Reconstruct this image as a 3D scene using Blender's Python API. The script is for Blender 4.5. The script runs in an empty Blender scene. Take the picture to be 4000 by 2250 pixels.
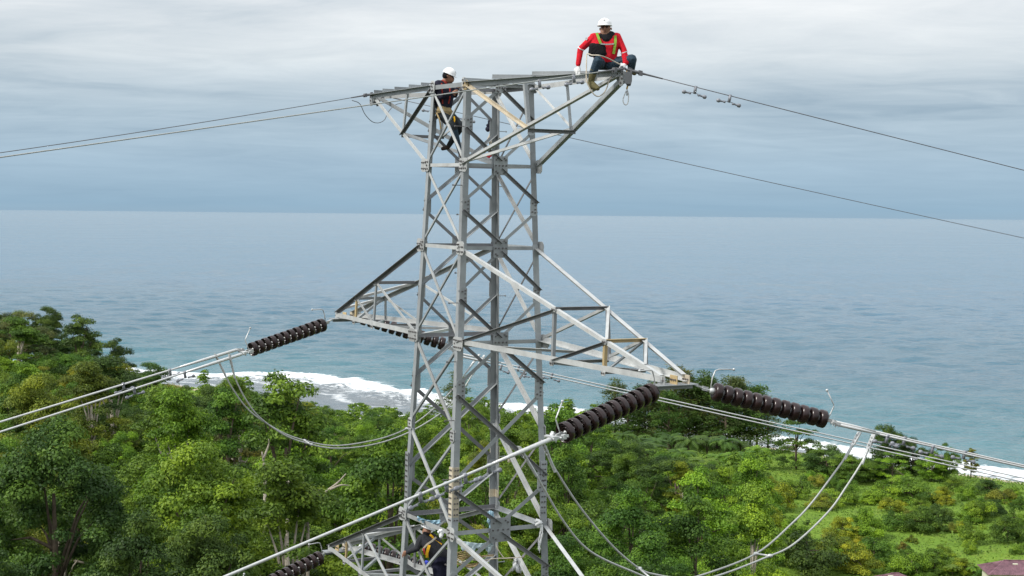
import bpy, bmesh, math, random
import numpy as np
from mathutils import Vector, Matrix
random.seed(7); np.random.seed(7)
SC = bpy.context.scene
COL = SC.collection

# ------------------------------------------------------------------ camera
F_PX, PITCH, ROLL = 6357.0, -0.0452, 0.0097      # focal length in photo pixels (4000 wide)
CAM_Z = 80.0
FW = Vector((0, math.cos(PITCH), math.sin(PITCH)))
RT0 = Vector((1, 0, 0)); UP0 = RT0.cross(FW)
RT = RT0*math.cos(ROLL) + UP0*math.sin(ROLL)
UP = -RT0*math.sin(ROLL) + UP0*math.cos(ROLL)
CAM = Vector((0, 0, CAM_Z))
cam_d = bpy.data.cameras.new('camera'); cam = bpy.data.objects.new('camera', cam_d); COL.objects.link(cam)
cam_d.sensor_width = 36; cam_d.lens = 36*F_PX/4000; cam_d.clip_start = 0.5; cam_d.clip_end = 400000
M = Matrix((RT, UP, -FW)).transposed().to_4x4(); M.translation = CAM
cam.matrix_world = M
SC.camera = cam

# ------------------------------------------------------------------ sky
SUN_DIR = Vector((-0.74, -0.30, 0.80)).normalized()      # towards the sun: left, a little behind the camera
SUN_EL = math.asin(SUN_DIR.z); SUN_AZ = math.atan2(SUN_DIR.x, SUN_DIR.y)
world = bpy.data.worlds.new('World'); SC.world = world; world.use_nodes = True
nt = world.node_tree; nt.nodes.clear()
def N(nt, typ, **kw):
    n = nt.nodes.new(typ)
    for k, v in kw.items(): setattr(n, k, v)
    return n
def mathn(nt, op, a, b=None, c=None, clamp=False):
    n = nt.nodes.new('ShaderNodeMath'); n.operation = op; n.use_clamp = clamp
    for i, v in enumerate((a, b, c)):
        if v is None: continue
        if hasattr(v, 'is_linked'): nt.links.new(v, n.inputs[i])
        else: n.inputs[i].default_value = v
    return n.outputs[0]
def ramp(nt, fac, stops, interp='LINEAR'):
    n = nt.nodes.new('ShaderNodeValToRGB'); nt.links.new(fac, n.inputs[0]); n.color_ramp.interpolation = interp
    els = n.color_ramp.elements
    while len(els) < len(stops): els.new(0.5)
    for e, (p, c) in zip(els, stops):
        e.position = p; e.color = (c[0], c[1], c[2], 1) if hasattr(c, '__len__') else (c, c, c, 1)
    return n.outputs[0]
def mixc(nt, fac, a, b, blend='MIX'):
    n = nt.nodes.new('ShaderNodeMix'); n.data_type = 'RGBA'; n.blend_type = blend
    for sock, v in ((n.inputs[0], fac), (n.inputs[6], a), (n.inputs[7], b)):
        if hasattr(v, 'is_linked'): nt.links.new(v, sock)
        elif hasattr(v, '__len__'): sock.default_value = (v[0], v[1], v[2], 1)
        else: sock.default_value = v
    return n.outputs[2]
sky = N(nt, 'ShaderNodeTexSky', sky_type='NISHITA', sun_disc=False, sun_elevation=SUN_EL, sun_rotation=SUN_AZ)
skyc = mixc(nt, 1.0, sky.outputs[0], (0.085, 0.085, 0.085), 'MULTIPLY')
geo = N(nt, 'ShaderNodeNewGeometry'); sep = N(nt, 'ShaderNodeSeparateXYZ'); tc = N(nt, 'ShaderNodeTexCoord')
nt.links.new(tc.outputs['Generated'], sep.inputs[0])
el = sep.outputs[2]
# project the direction on a cloud deck so that the streaks flatten towards the horizon
zz = mathn(nt, 'MAXIMUM', mathn(nt, 'ADD', el, 0.085), 0.02)
cx = mathn(nt, 'DIVIDE', sep.outputs[0], zz); cy = mathn(nt, 'DIVIDE', sep.outputs[1], zz)
cmb = N(nt, 'ShaderNodeCombineXYZ'); nt.links.new(cx, cmb.inputs[0]); nt.links.new(cy, cmb.inputs[1])
def noise(nt, vec, scale, detail=5, rough=.55, dist=0.0, map_scale=(1, 1, 1), loc=(0, 0, 0), rot=(0, 0, 0)):
    mp = N(nt, 'ShaderNodeMapping'); mp.inputs[3].default_value = map_scale; mp.inputs[1].default_value = loc
    mp.inputs[2].default_value = rot
    nt.links.new(vec, mp.inputs[0])
    n = N(nt, 'ShaderNodeTexNoise'); nt.links.new(mp.outputs[0], n.inputs['Vector'])
    n.inputs['Scale'].default_value = scale; n.inputs['Detail'].default_value = detail
    n.inputs['Roughness'].default_value = rough; n.inputs['Distortion'].default_value = dist
    return n.outputs[0]
n1 = noise(nt, cmb.outputs[0], 0.55, 8, .58, .9, (0.8, 0.85, 1), (3.1, 1.2, 0), (0, 0, .12))
n2 = noise(nt, cmb.outputs[0], 2.4, 7, .6, .7, (.7, 1.0, 1), (1, 7, 0), (0, 0, .2))
base = ramp(nt, mathn(nt, 'MULTIPLY', el, 6.0), [(0.0, (.285, .43, .56)), (.03, (.28, .435, .575)), (.18, (.345, .485, .615)),
            (.36, (.435, .545, .64)), (.56, (.625, .685, .73)), (.80, (.755, .785, .81)), (1.0, (.80, .82, .84))])
band = mathn(nt, 'ADD', mathn(nt, 'MULTIPLY', n1, .65), mathn(nt, 'MULTIPLY', n2, .35))
shade = ramp(nt, band, [(.33, (.66, .73, .79)), (.46, (.90, .925, .945)), (.55, (1.03, 1.03, 1.03)), (.68, (1.22, 1.19, 1.16))])
amt = ramp(nt, mathn(nt, 'MULTIPLY', el, 6.0), [(0.0, .1), (.12, .4), (.35, 1.0), (1.0, 1.0)])
cloud = mixc(nt, amt, base, mixc(nt, 1.0, base, shade, 'MULTIPLY'))
zen = ramp(nt, el, [(0.12, 1.0), (0.5, 1.3), (1.0, 1.6)])
cloud = mixc(nt, 1.0, cloud, zen, 'MULTIPLY')
skymix = mixc(nt, 0.9, skyc, cloud)
bg = N(nt, 'ShaderNodeBackground'); nt.links.new(skymix, bg.inputs[0]); bg.inputs[1].default_value = 1.0
wo = N(nt, 'ShaderNodeOutputWorld'); nt.links.new(bg.outputs[0], wo.inputs[0])

sun_d = bpy.data.lights.new('sun', 'SUN'); sun_d.energy = 3.0; sun_d.angle = math.radians(10); sun_d.color = (1, .965, .90)
sun = bpy.data.objects.new('sun', sun_d); COL.objects.link(sun)
sun.rotation_euler = SUN_DIR.to_track_quat('Z', 'Y').to_euler()
SC.view_settings.view_transform = 'Standard'; SC.view_settings.look = 'None'
SC.view_settings.exposure = 0.16; SC.view_settings.gamma = 1.0
SC.cycles.max_bounces = 6; SC.cycles.transparent_max_bounces = 12; SC.cycles.diffuse_bounces = 3

# ------------------------------------------------------------------ helpers
def tag(o, label=None, cat=None, group=None, kind=None):
    if label: o['label'] = label
    if cat: o['category'] = cat
    if group: o['group'] = group
    if kind: o['kind'] = kind
    return o
def mesh_obj(name, verts, faces, mat=None, parent=None, smooth=False):
    me = bpy.data.meshes.new(name); me.from_pydata([tuple(v) for v in verts], [], faces); me.update()
    if mat is not None: me.materials.append(mat)
    if smooth: me.polygons.foreach_set('use_smooth', [True]*len(me.polygons))
    o = bpy.data.objects.new(name, me); COL.objects.link(o)
    if parent: o.parent = parent
    return o
def link_mesh(name, me, parent=None, mw=None):
    o = bpy.data.objects.new(name, me); COL.objects.link(o)
    if parent: o.parent = parent
    if mw is not None: o.matrix_local = mw
    return o
def empty(name, loc=(0, 0, 0)):
    o = bpy.data.objects.new(name, None); COL.objects.link(o); o.location = loc; o.empty_display_size = .3
    return o
class MB:
    """collects shapes of one part"""
    def __init__(s): s.v = []; s.f = []
    def add(s, vs, fs):
        b = len(s.v); s.v += [Vector(v) for v in vs]; s.f += [tuple(i+b for i in f) for f in fs]
    def prism(s, prof, p0, p1, a, b):
        """profile [(x,y)] in axes a,b swept from p0 to p1"""
        n = len(prof); vs = [p0 + a*x + b*y for x, y in prof] + [p1 + a*x + b*y for x, y in prof]
        fs = [(i, (i+1) % n, n+(i+1) % n, n+i) for i in range(n)]
        s.add(vs, fs); return n
    def angle(s, p0, p1, a, b, w, t=.008, w2=None):
        ax = (p1-p0).normalized(); a = (a - ax*a.dot(ax)).normalized(); b = (b - ax*b.dot(ax)); b = (b - a*b.dot(a)).normalized()
        w2 = w2 or w
        q = [(0, 0), (w, 0), (w, t), (t, t), (t, w2), (0, w2)]
        n0 = len(s.v); s.prism(q, p0, p1, a, b)
        s.f += [(n0, n0+1, n0+2, n0+3), (n0, n0+3, n0+4, n0+5), (n0+6, n0+9, n0+8, n0+7), (n0+6, n0+11, n0+10, n0+9)]
    def box(s, c, ax, ay, az):
        vs = [c + ax*i + ay*j + az*k for i in (-1, 1) for j in (-1, 1) for k in (-1, 1)]
        s.add(vs, [(0, 1, 3, 2), (4, 6, 7, 5), (0, 4, 5, 1), (2, 3, 7, 6), (0, 2, 6, 4), (1, 5, 7, 3)])
    def tube(s, pts, r, n=8, cap=True, r2=None):
        pts = [Vector(p) for p in pts]; m = len(pts); rings = []
        up = Vector((0, 0, 1))
        for i, p in enumerate(pts):
            d = (pts[min(i+1, m-1)] - pts[max(i-1, 0)]).normalized()
            a = d.cross(up)
            if a.length < 1e-3: a = d.cross(Vector((1, 0, 0)))
            a.normalize(); b = a.cross(d)
            rr = r if r2 is None else r + (r2-r)*i/(m-1)
            if hasattr(r, '__len__'): rr = r[i]
            rings.append([p + (a*math.cos(2*math.pi*k/n) + b*math.sin(2*math.pi*k/n))*rr for k in range(n)])
        vs = [v for R in rings for v in R]; fs = []
        for i in range(m-1):
            for k in range(n):
                fs.append((i*n+k, i*n+(k+1) % n, (i+1)*n+(k+1) % n, (i+1)*n+k))
        if cap: fs += [tuple(range(n-1, -1, -1)), tuple((m-1)*n+k for k in range(n))]
        s.add(vs, fs)
    def lathe(s, prof, o, ax, n=20):
        ax = ax.normalized(); u = ax.orthogonal().normalized(); w = ax.cross(u)
        vs = []; fs = []
        for (r, h) in prof:
            vs += [o + ax*h + (u*math.cos(2*math.pi*k/n) + w*math.sin(2*math.pi*k/n))*r for k in range(n)]
        for i in range(len(prof)-1):
            for k in range(n): fs.append((i*n+k, i*n+(k+1) % n, (i+1)*n+(k+1) % n, (i+1)*n+k))
        s.add(vs, fs)
    def ball(s, c, r, n=8, m=5, sc=(1, 1, 1)):
        prof = []
        vs = []; fs = []
        for i in range(m+1):
            th = math.pi*i/m
            vs += [c + Vector((math.sin(th)*math.cos(2*math.pi*k/n)*r*sc[0], math.sin(th)*math.sin(2*math.pi*k/n)*r*sc[1], math.cos(th)*r*sc[2])) for k in range(n)]
        for i in range(m):
            for k in range(n): fs.append((i*n+k, (i+1)*n+k, (i+1)*n+(k+1) % n, i*n+(k+1) % n))
        s.add(vs, fs)
    def build(s, name, mat=None, parent=None, smooth=False, origin=None):
        vs = s.v
        if origin is not None: vs = [v - origin for v in vs]
        o = mesh_obj(name, vs, s.f, mat, parent, smooth)
        if origin is not None: o.location = origin
        return o

def new_mat(name):
    m = bpy.data.materials.new(name); m.use_nodes = True; t = m.node_tree; t.nodes.clear()
    out = N(t, 'ShaderNodeOutputMaterial'); b = N(t, 'ShaderNodeBsdfPrincipled'); t.links.new(b.outputs[0], out.inputs[0])
    return m, t, b, out
def plain(name, col, rough=.6, metal=0.0, var=.15, scale=8.0, bump=0.0, spec=.4, rnd=0.0):
    """procedural paint: base colour broken up by noise, optional relief"""
    m, t, b, out = new_mat(name); tcn = N(t, 'ShaderNodeTexCoord')
    nz = noise(t, tcn.outputs['Object'], scale, 5, .6)
    lo = tuple(c*(1-var) for c in col); hi = tuple(min(1, c*(1+var)) for c in col)
    c = ramp(t, nz, [(.3, lo), (.7, hi)])
    if rnd:
        oi = N(t, 'ShaderNodeObjectInfo')
        k = mathn(t, 'ADD', mathn(t, 'MULTIPLY', oi.outputs['Random'], 2*rnd), 1-rnd)
        cc = N(t, 'ShaderNodeCombineColor'); [t.links.new(k, cc.inputs[i]) for i in range(3)]
        c = mixc(t, 1.0, c, cc.outputs[0], 'MULTIPLY')
    t.links.new(c, b.inputs['Base Color'])
    b.inputs['Roughness'].default_value = rough; b.inputs['Metallic'].default_value = metal
    b.inputs['Specular IOR Level'].default_value = spec
    if bump:
        bp = N(t, 'ShaderNodeBump'); bp.inputs['Strength'].default_value = bump; bp.inputs['Distance'].default_value = .02
        t.links.new(noise(t, tcn.outputs['Object'], scale*3, 4), bp.inputs['Height']); t.links.new(bp.outputs[0], b.inputs['Normal'])
    return m
def steel_mat(name, col, rust=.14):
    m, t, b, out = new_mat(name); tcn = N(t, 'ShaderNodeTexCoord'); oi = N(t, 'ShaderNodeObjectInfo')
    vadd = N(t, 'ShaderNodeVectorMath', operation='ADD'); t.links.new(tcn.outputs['Object'], vadd.inputs[0])
    vs = N(t, 'ShaderNodeVectorMath', operation='SCALE'); vs.inputs[0].default_value = (17, 9, 13); t.links.new(oi.outputs['Random'], vs.inputs['Scale'])
    t.links.new(vs.outputs[0], vadd.inputs[1])
    nz = noise(t, vadd.outputs[0], 3.0, 6, .65)
    c = ramp(t, nz, [(.3, tuple(x*.78 for x in col)), (.5, col), (.72, tuple(min(1, x*1.15) for x in col))])
    k = mathn(t, 'ADD', mathn(t, 'MULTIPLY', oi.outputs['Random'], .42), .80)
    cc = N(t, 'ShaderNodeCombineColor'); [t.links.new(k, cc.inputs[i]) for i in range(3)]
    c = mixc(t, 1.0, c, cc.outputs[0], 'MULTIPLY')
    nr = noise(t, vadd.outputs[0], 1.6, 6, .7)
    rm = ramp(t, nr, [(.60, 0.0), (.72, rust)])
    c = mixc(t, rm, c, (.33, .235, .13))
    sp = ramp(t, noise(t, vadd.outputs[0], 22, 3, .6), [(.62, 0.0), (.75, .35)])
    c = mixc(t, sp, c, (.14, .12, .10))
    t.links.new(c, b.inputs['Base Color'])
    b.inputs['Metallic'].default_value = .25; b.inputs['Roughness'].default_value = .55
    return m

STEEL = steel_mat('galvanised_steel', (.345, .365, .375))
STEEL_PALE = steel_mat('pale_galvanised_steel', (.47, .48, .475), .3)  # paler copy of the steel, sunlit look of left-facing members painted in
STEEL_SHADED = steel_mat('shaded_galvanised_steel', (.23, .23, .24), .15)  # darker copy of the steel, shade of undersides and inner flanges painted in
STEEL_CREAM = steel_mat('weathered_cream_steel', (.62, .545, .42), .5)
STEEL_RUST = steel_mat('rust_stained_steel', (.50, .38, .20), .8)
BOLT = plain('bolt_steel', (.16, .15, .15), .5, .5, .3)
ALU = plain('aluminium_conductor', (.66, .66, .65), .42, .35, .12, 30)
ALU_DULL = plain('dull_aluminium_conductor', (.45, .46, .44), .5, .3, .12, 30)
EWIRE = plain('steel_earth_wire', (.17, .17, .18), .6, .3, .15, 30)
ZINC = plain('zinc_fitting', (.55, .56, .56), .45, .4, .2, 20)
GREYIRON = plain('grey_iron', (.27, .28, .31), .55, .25, .2, 20)
PORCELAIN = plain('brown_porcelain', (.026, .0135, .013), .26, 0, .35, 25, 0, .45, .25)

def uvpx(u, v): return (FW + RT*((u-2000)/F_PX) + UP*((1125-v)/F_PX))
def at_depth(u, v, d): return CAM + uvpx(u, v)*d
def on_z(u, v, z):
    d = uvpx(u, v); return CAM + d*((z-CAM_Z)/d.z)
def on_plane(u, v, p, h):
    """pixel ray meets the vertical plane through p along horizontal direction h"""
    n = Vector((-h.y, h.x, 0)); d = uvpx(u, v); return CAM + d*((p-CAM).dot(n)/d.dot(n))
def px(p):
    q = Vector(p)-CAM; z = q.dot(FW); return 2000+F_PX*q.dot(RT)/z, 1125-F_PX*q.dot(UP)/z, z

# ------------------------------------------------------------------ tower frame (tower axes: X along the cross-arms, Y along the line)
YAW = -1.066; TC = Vector((27.954, -14.718, .005)); LX, LY, HYR = .015, .003, .98
cY, sY = math.cos(YAW), math.sin(YAW)
def T(x, y, z):
    x, y, z = x+LX*z, y+LY*z, z-LX*x-LY*y
    dx, dy = x-TC.x, y-TC.y
    return Vector((dx*cY - dy*sY, dx*sY + dy*cY, z-TC.z+CAM_Z))
def TD(x, y, z): return (T(x, y, z)-T(0, 0, 0)).normalized()
TX, TY, TZ = TD(1, 0, 0), TD(0, 1, 0), TD(0, 0, 1)
GROUND_T = 50.0
BASE = T(0, 0, 0); BASE.z = GROUND_T
LV = {'t': (2.454, .737), '0': (.935, .80), '1': (-.626, .852), '2': (-2.407, .929), 'm': (-4.15, .993), '3': (-5.973, 1.058), '4': (-7.75, 1.122)}
def half(z):
    zs = sorted((a, b) for a, b in LV.values())
    if z <= zs[0][0]:
        return zs[0][1] + (zs[0][0]-z)*.085
    for (a, b), (c, d) in zip(zs, zs[1:]):
        if z <= c: return b+(d-b)*(z-a)/(c-a)
    return zs[-1][1]
SGN = {'L': (-1, -1), 'F': (1, -1), 'B': (-1, 1), 'R': (1, 1)}
def leg(n, z):
    if isinstance(z, str): z = LV[z][0]
    h = half(z); s = SGN[n]
    return T(s[0]*h, s[1]*h*HYR, z)
tower = empty('transmission_tower', BASE)
tag(tower, 'grey galvanised steel lattice transmission tower with three pairs of cross-arms', 'tower')
def tbuild(mb, name, mat=STEEL, parent=None):
    return mb.build(name, mat, parent or tower, origin=None) if False else _tb(mb, name, mat, parent)
def _tb(mb, name, mat, parent):
    c = sum(mb.v, Vector())/len(mb.v)
    par = parent or tower
    o = mesh_obj(name, [v-c for v in mb.v], mb.f, mat, par)
    base = BASE if par is tower else BASE + par.location
    o.location = c - base
    return o
def member(name, p0, p1, a, b, w, mat=STEEL, t=.008, off=None):
    mb = MB()
    if off is not None: p0 = p0+off; p1 = p1+off
    mb.angle(p0, p1, a, b, w, t)
    return _tb(mb, name, mat, None)
def bolts(parent, pts, n, r=.017, h=.018):
    mb = MB()
    for p in pts:
        mb.tube([p, p+n*h], r, 6)
    o = _tb(mb, 'bolt_cluster', BOLT, parent); o['kind'] = 'stuff'
    return o
def plate(c, ax, ay, w, h, n, mat=STEEL, nb=(), th=.006, cut=0):
    """gusset plate with clipped corners and its bolts"""
    mb = MB(); ax = ax.normalized(); ay = ay.normalized()
    k = cut
    pr = [(-w/2+k, -h/2), (w/2-k, -h/2), (w/2, -h/2+k), (w/2, h/2-k), (w/2-k, h/2), (-w/2+k, h/2), (-w/2, h/2-k), (-w/2, -h/2+k)]
    m = len(pr); n0 = len(mb.v)
    mb.prism(pr, c-n*th, c+n*th, ax, ay); mb.f += [tuple(range(m-1, -1, -1)), tuple(range(m, 2*m))]
    o = _tb(mb, 'gusset_plate', mat, None)
    if nb: bolts(o, [c+ax*x*w+ay*y*h+n*th for x, y in nb], n)
    return o
NX, NY = TX, TY
# legs: angle sections, in lengths spliced at half height
segs = [(2.50, -.55, .115, STEEL), (-.55, -5.0, .125, STEEL), (-5.0, -7.75, .14, STEEL), (-7.75, -18, .16, STEEL), (-18, GROUND_T-CAM_Z, .18, STEEL)]
for n, s in SGN.items():
    for z0, z1, w, mt in segs:
        member('leg', leg(n, z0), leg(n, z1), NX*-s[0], NY*-s[1], w, mt, .012)
    # splice covers above the lower cross-arm
    zc = -5.25
    for d, o2 in ((NX, NY), (NY, NX)):
        i = 0 if d is NX else 1
        sg = s[i]; so = s[1-i]
        c = leg(n, zc) - d*sg*.065 + o2*so*.008
        plate(c, d, TZ, .13, 1.05, o2*so, STEEL_CREAM if n in 'BF' else STEEL, [(x, y/20) for x in (-.22, .22) for y in range(-9, 10, 2)], .007)
# step bolts
zz_ = 2.2; k_ = 0
while zz_ > -7.5:
    for n in ('F', 'B'):
        s = SGN[n]; p = leg(n, zz_)
        d = (NX*s[0] if k_ % 2 else NY*(1 if n == 'B' else -1)) if n == 'F' else (NY if k_ % 2 else NX*-1)
        if n == 'F': d = NY*-1 if k_ % 2 else NX*-1 + NY*.0
        q = p - (NX*s[0]*.03 + NY*s[1]*.03)
        st = q + d*.03
        mb = MB(); mb.tube([st, st+d*.19], .009, 6); mb.tube([st+d*.185, st+d*.205], .017, 6)
        _tb(mb, 'step_bolt', BOLT if n == 'F' else STEEL, None)
    zz_ -= .55; k_ += 1
faces = {'FR': ('F', 'R', NX), 'LB': ('L', 'B', -NX), 'LF': ('L', 'F', -NY), 'BR': ('B', 'R', NY)}
def face_member(name, p0, p1, n, w, mat, style):
    """style 'out': projecting flange outside at the top edge; 'in': flat outside, flange inside"""
    ax = (p1-p0).normalized(); dn = n.cross(ax)
    if dn.z > 0: dn = -dn
    if style == 'out':
        return member(name, p0, p1, dn, n, w, mat, .007, n*.010 - dn*w*.5)
    return member(name, p0, p1, -dn, -n, w, mat, .007, n*-.012 + dn*w*.5)
# horizontals on all four faces
for lv, w in (('t', .07), ('0', .065), ('1', .07), ('2', .075), ('3', .08), ('4', .08)):
    for k, (a, b, n) in faces.items():
        if lv == 't' and k in ('LF', 'BR'): continue
        if lv in '24' and k in ('LF', 'BR'): continue
        face_member('horizontal', leg(a, lv), leg(b, lv), n, w, STEEL_SHADED if k in ('LB',) else (STEEL_PALE if k == 'LF' else STEEL), 'in')
def mid(a, b): return (a+b)*.5
def lerp(a, b, t): return a+(b-a)*t
# wide faces: diamond bracing about a centre plate at each level
def diamond(k, zt_, zb_, w=.06):
    a, b, n = faces[k]
    zt_ = LV[zt_][0]; zb_ = LV[zb_][0]; zm = (zt_+zb_)/2
    ct = mid(leg(a, zt_), leg(b, zt_)); cb = mid(leg(a, zb_), leg(b, zb_))
    for q, c, hi in ((a, ct, 1), (b, ct, 1), (a, cb, 0), (b, cb, 0)):
        e = leg(q, zm+(.07 if hi else -.07)); c2 = c + TZ*(-.07 if hi else .07)
        down = (q == b) == bool(hi)          # runs down to the right
        face_member('brace', e, c2, n, w, STEEL_SHADED if down else STEEL, 'out' if down else 'in')
    for q, sg in ((a, 1), (b, -1)):
        plate(leg(q, zm) + NY*sg*.085 + n*.004, NY, TZ, .15, .33, n, STEEL, [(-.2, .25), (-.2, -.25), (.22, .3), (.22, .12), (.22, -.3), (.22, -.12)], .005, .03)
for k in ('FR', 'LB'):
    diamond(k, 't', '0'); diamond(k, '0', '1'); diamond(k, '1', '2')
    a, b, n = faces[k]
    # between the main and the lower arms: half diamond, a large X, half diamond
    z2, z3 = LV['2'][0], LV['3'][0]
    zu, zl = -3.30, -5.10
    c2 = mid(leg(a, z2), leg(b, z2)); c3 = mid(leg(a, z3), leg(b, z3))
    for q, sg in ((a, 1), (b, -1)):
        dn = (q == b)
        face_member('brace', leg(q, zu+.07), c2-TZ*.08, n, .068, STEEL_SHADED if dn else STEEL, 'out' if dn else 'in')
        face_member('brace', leg(q, zl-.07), c3+TZ*.10, n, .072, STEEL if dn else STEEL_SHADED, 'in' if dn else 'out')
        for zc in (zu, zl):
            plate(leg(q, zc) + NY*sg*.10 + n*.004, NY, TZ, .18, .42, n, STEEL, [(-.2, .3), (-.2, -.3), (.2, .36), (.2, .2), (.2, 0), (.2, -.2), (.2, -.36)], .005, .04)
    face_member('brace', leg(a, zu-.08), leg(b, zl+.08), n, .075, STEEL_SHADED, 'out')
    face_member('brace', leg(b, zu-.08), leg(a, zl+.08), n, .075, STEEL, 'in')
    diamond(k, '3', '4', .075)
    for lv, w, h, mt in (('t', .22, .20, STEEL), ('0', .29, .36, STEEL), ('1', .30, .36, STEEL), ('2', .32, .38, STEEL), ('3', .43, .46, STEEL), ('4', .43, .46, STEEL)):
        plate(mid(leg(a, lv), leg(b, lv)) + n*.018 - TZ*(.05 if lv == 't' else 0), NY, TZ, w, h, n, mt,
              [(x, 0) for x in (-.38, -.13, .13, .38)] + [(x, y) for x in (-.36, .36) for y in (-.3, .3)] + [(-.24, .38), (.24, .38), (-.24, -.38), (.24, -.38)], .006)
# narrow faces: X bracing
for k in ('LF', 'BR'):
    a, b, n = faces[k]
    lvl = ['t', '0', '1', '2', 'm', '3', '4']
    for i, (u, d) in enumerate(zip(lvl, lvl[1:])):
        w = .058 if i < 3 else .075
        face_member('brace', leg(a, u)-TZ*.05, leg(b, d)+TZ*.06, n, w, STEEL_PALE if k == 'LF' else STEEL_PALE, 'in')
        face_member('brace', leg(b, u)-TZ*.05, leg(a, d)+TZ*.06, n, w*.62, STEEL_SHADED if k == 'BR' else STEEL, 'out' if k == 'BR' else 'in')
        for q, sg in ((a, 1), (b, -1)):
            plate(leg(q, u)+NX*sg*.07+n*.016, NX, TZ, .17, .24, n, STEEL_PALE, [(-.2, .28), (.2, .28), (-.2, -.28), (.2, -.28), (0, 0)], .005, .04)
# simple bracing of the lower body down to the ground
zlv = [LV['4'][0], -11, -14.5, -19, -24, GROUND_T-CAM_Z+.4]
for k, (a, b, n) in faces.items():
    for u, d in zip(zlv, zlv[1:]):
        face_member('brace', leg(a, u), leg(b, d), n, .09, STEEL, 'in')
        face_member('brace', leg(b, u), leg(a, d), n, .09, STEEL, 'out')
        face_member('horizontal', leg(a, u), leg(b, u), n, .08, STEEL, 'in')
for n, s in SGN.items():
    p = leg(n, GROUND_T-CAM_Z); mb = MB(); mb.lathe([(0, .9), (.32, .9), (.40, .8), (.55, -1.0)], Vector((p.x, p.y, GROUND_T-.4)), Vector((0, 0, 1)), 14)
    _tb(mb, 'footing', plain('footing_concrete', (.42, .41, .38)) if 'footing_concrete' not in bpy.data.materials else bpy.data.materials['footing_concrete'], None)

def frac_at(p0, p1, ux):
    lo, hi = 0., 1.
    s = 1 if px(p1)[0] > px(p0)[0] else -1
    for _ in range(40):
        m = (lo+hi)/2
        if (px(lerp(p0, p1, m))[0]-ux)*s < 0: lo = m
        else: hi = m
    return lo
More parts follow.
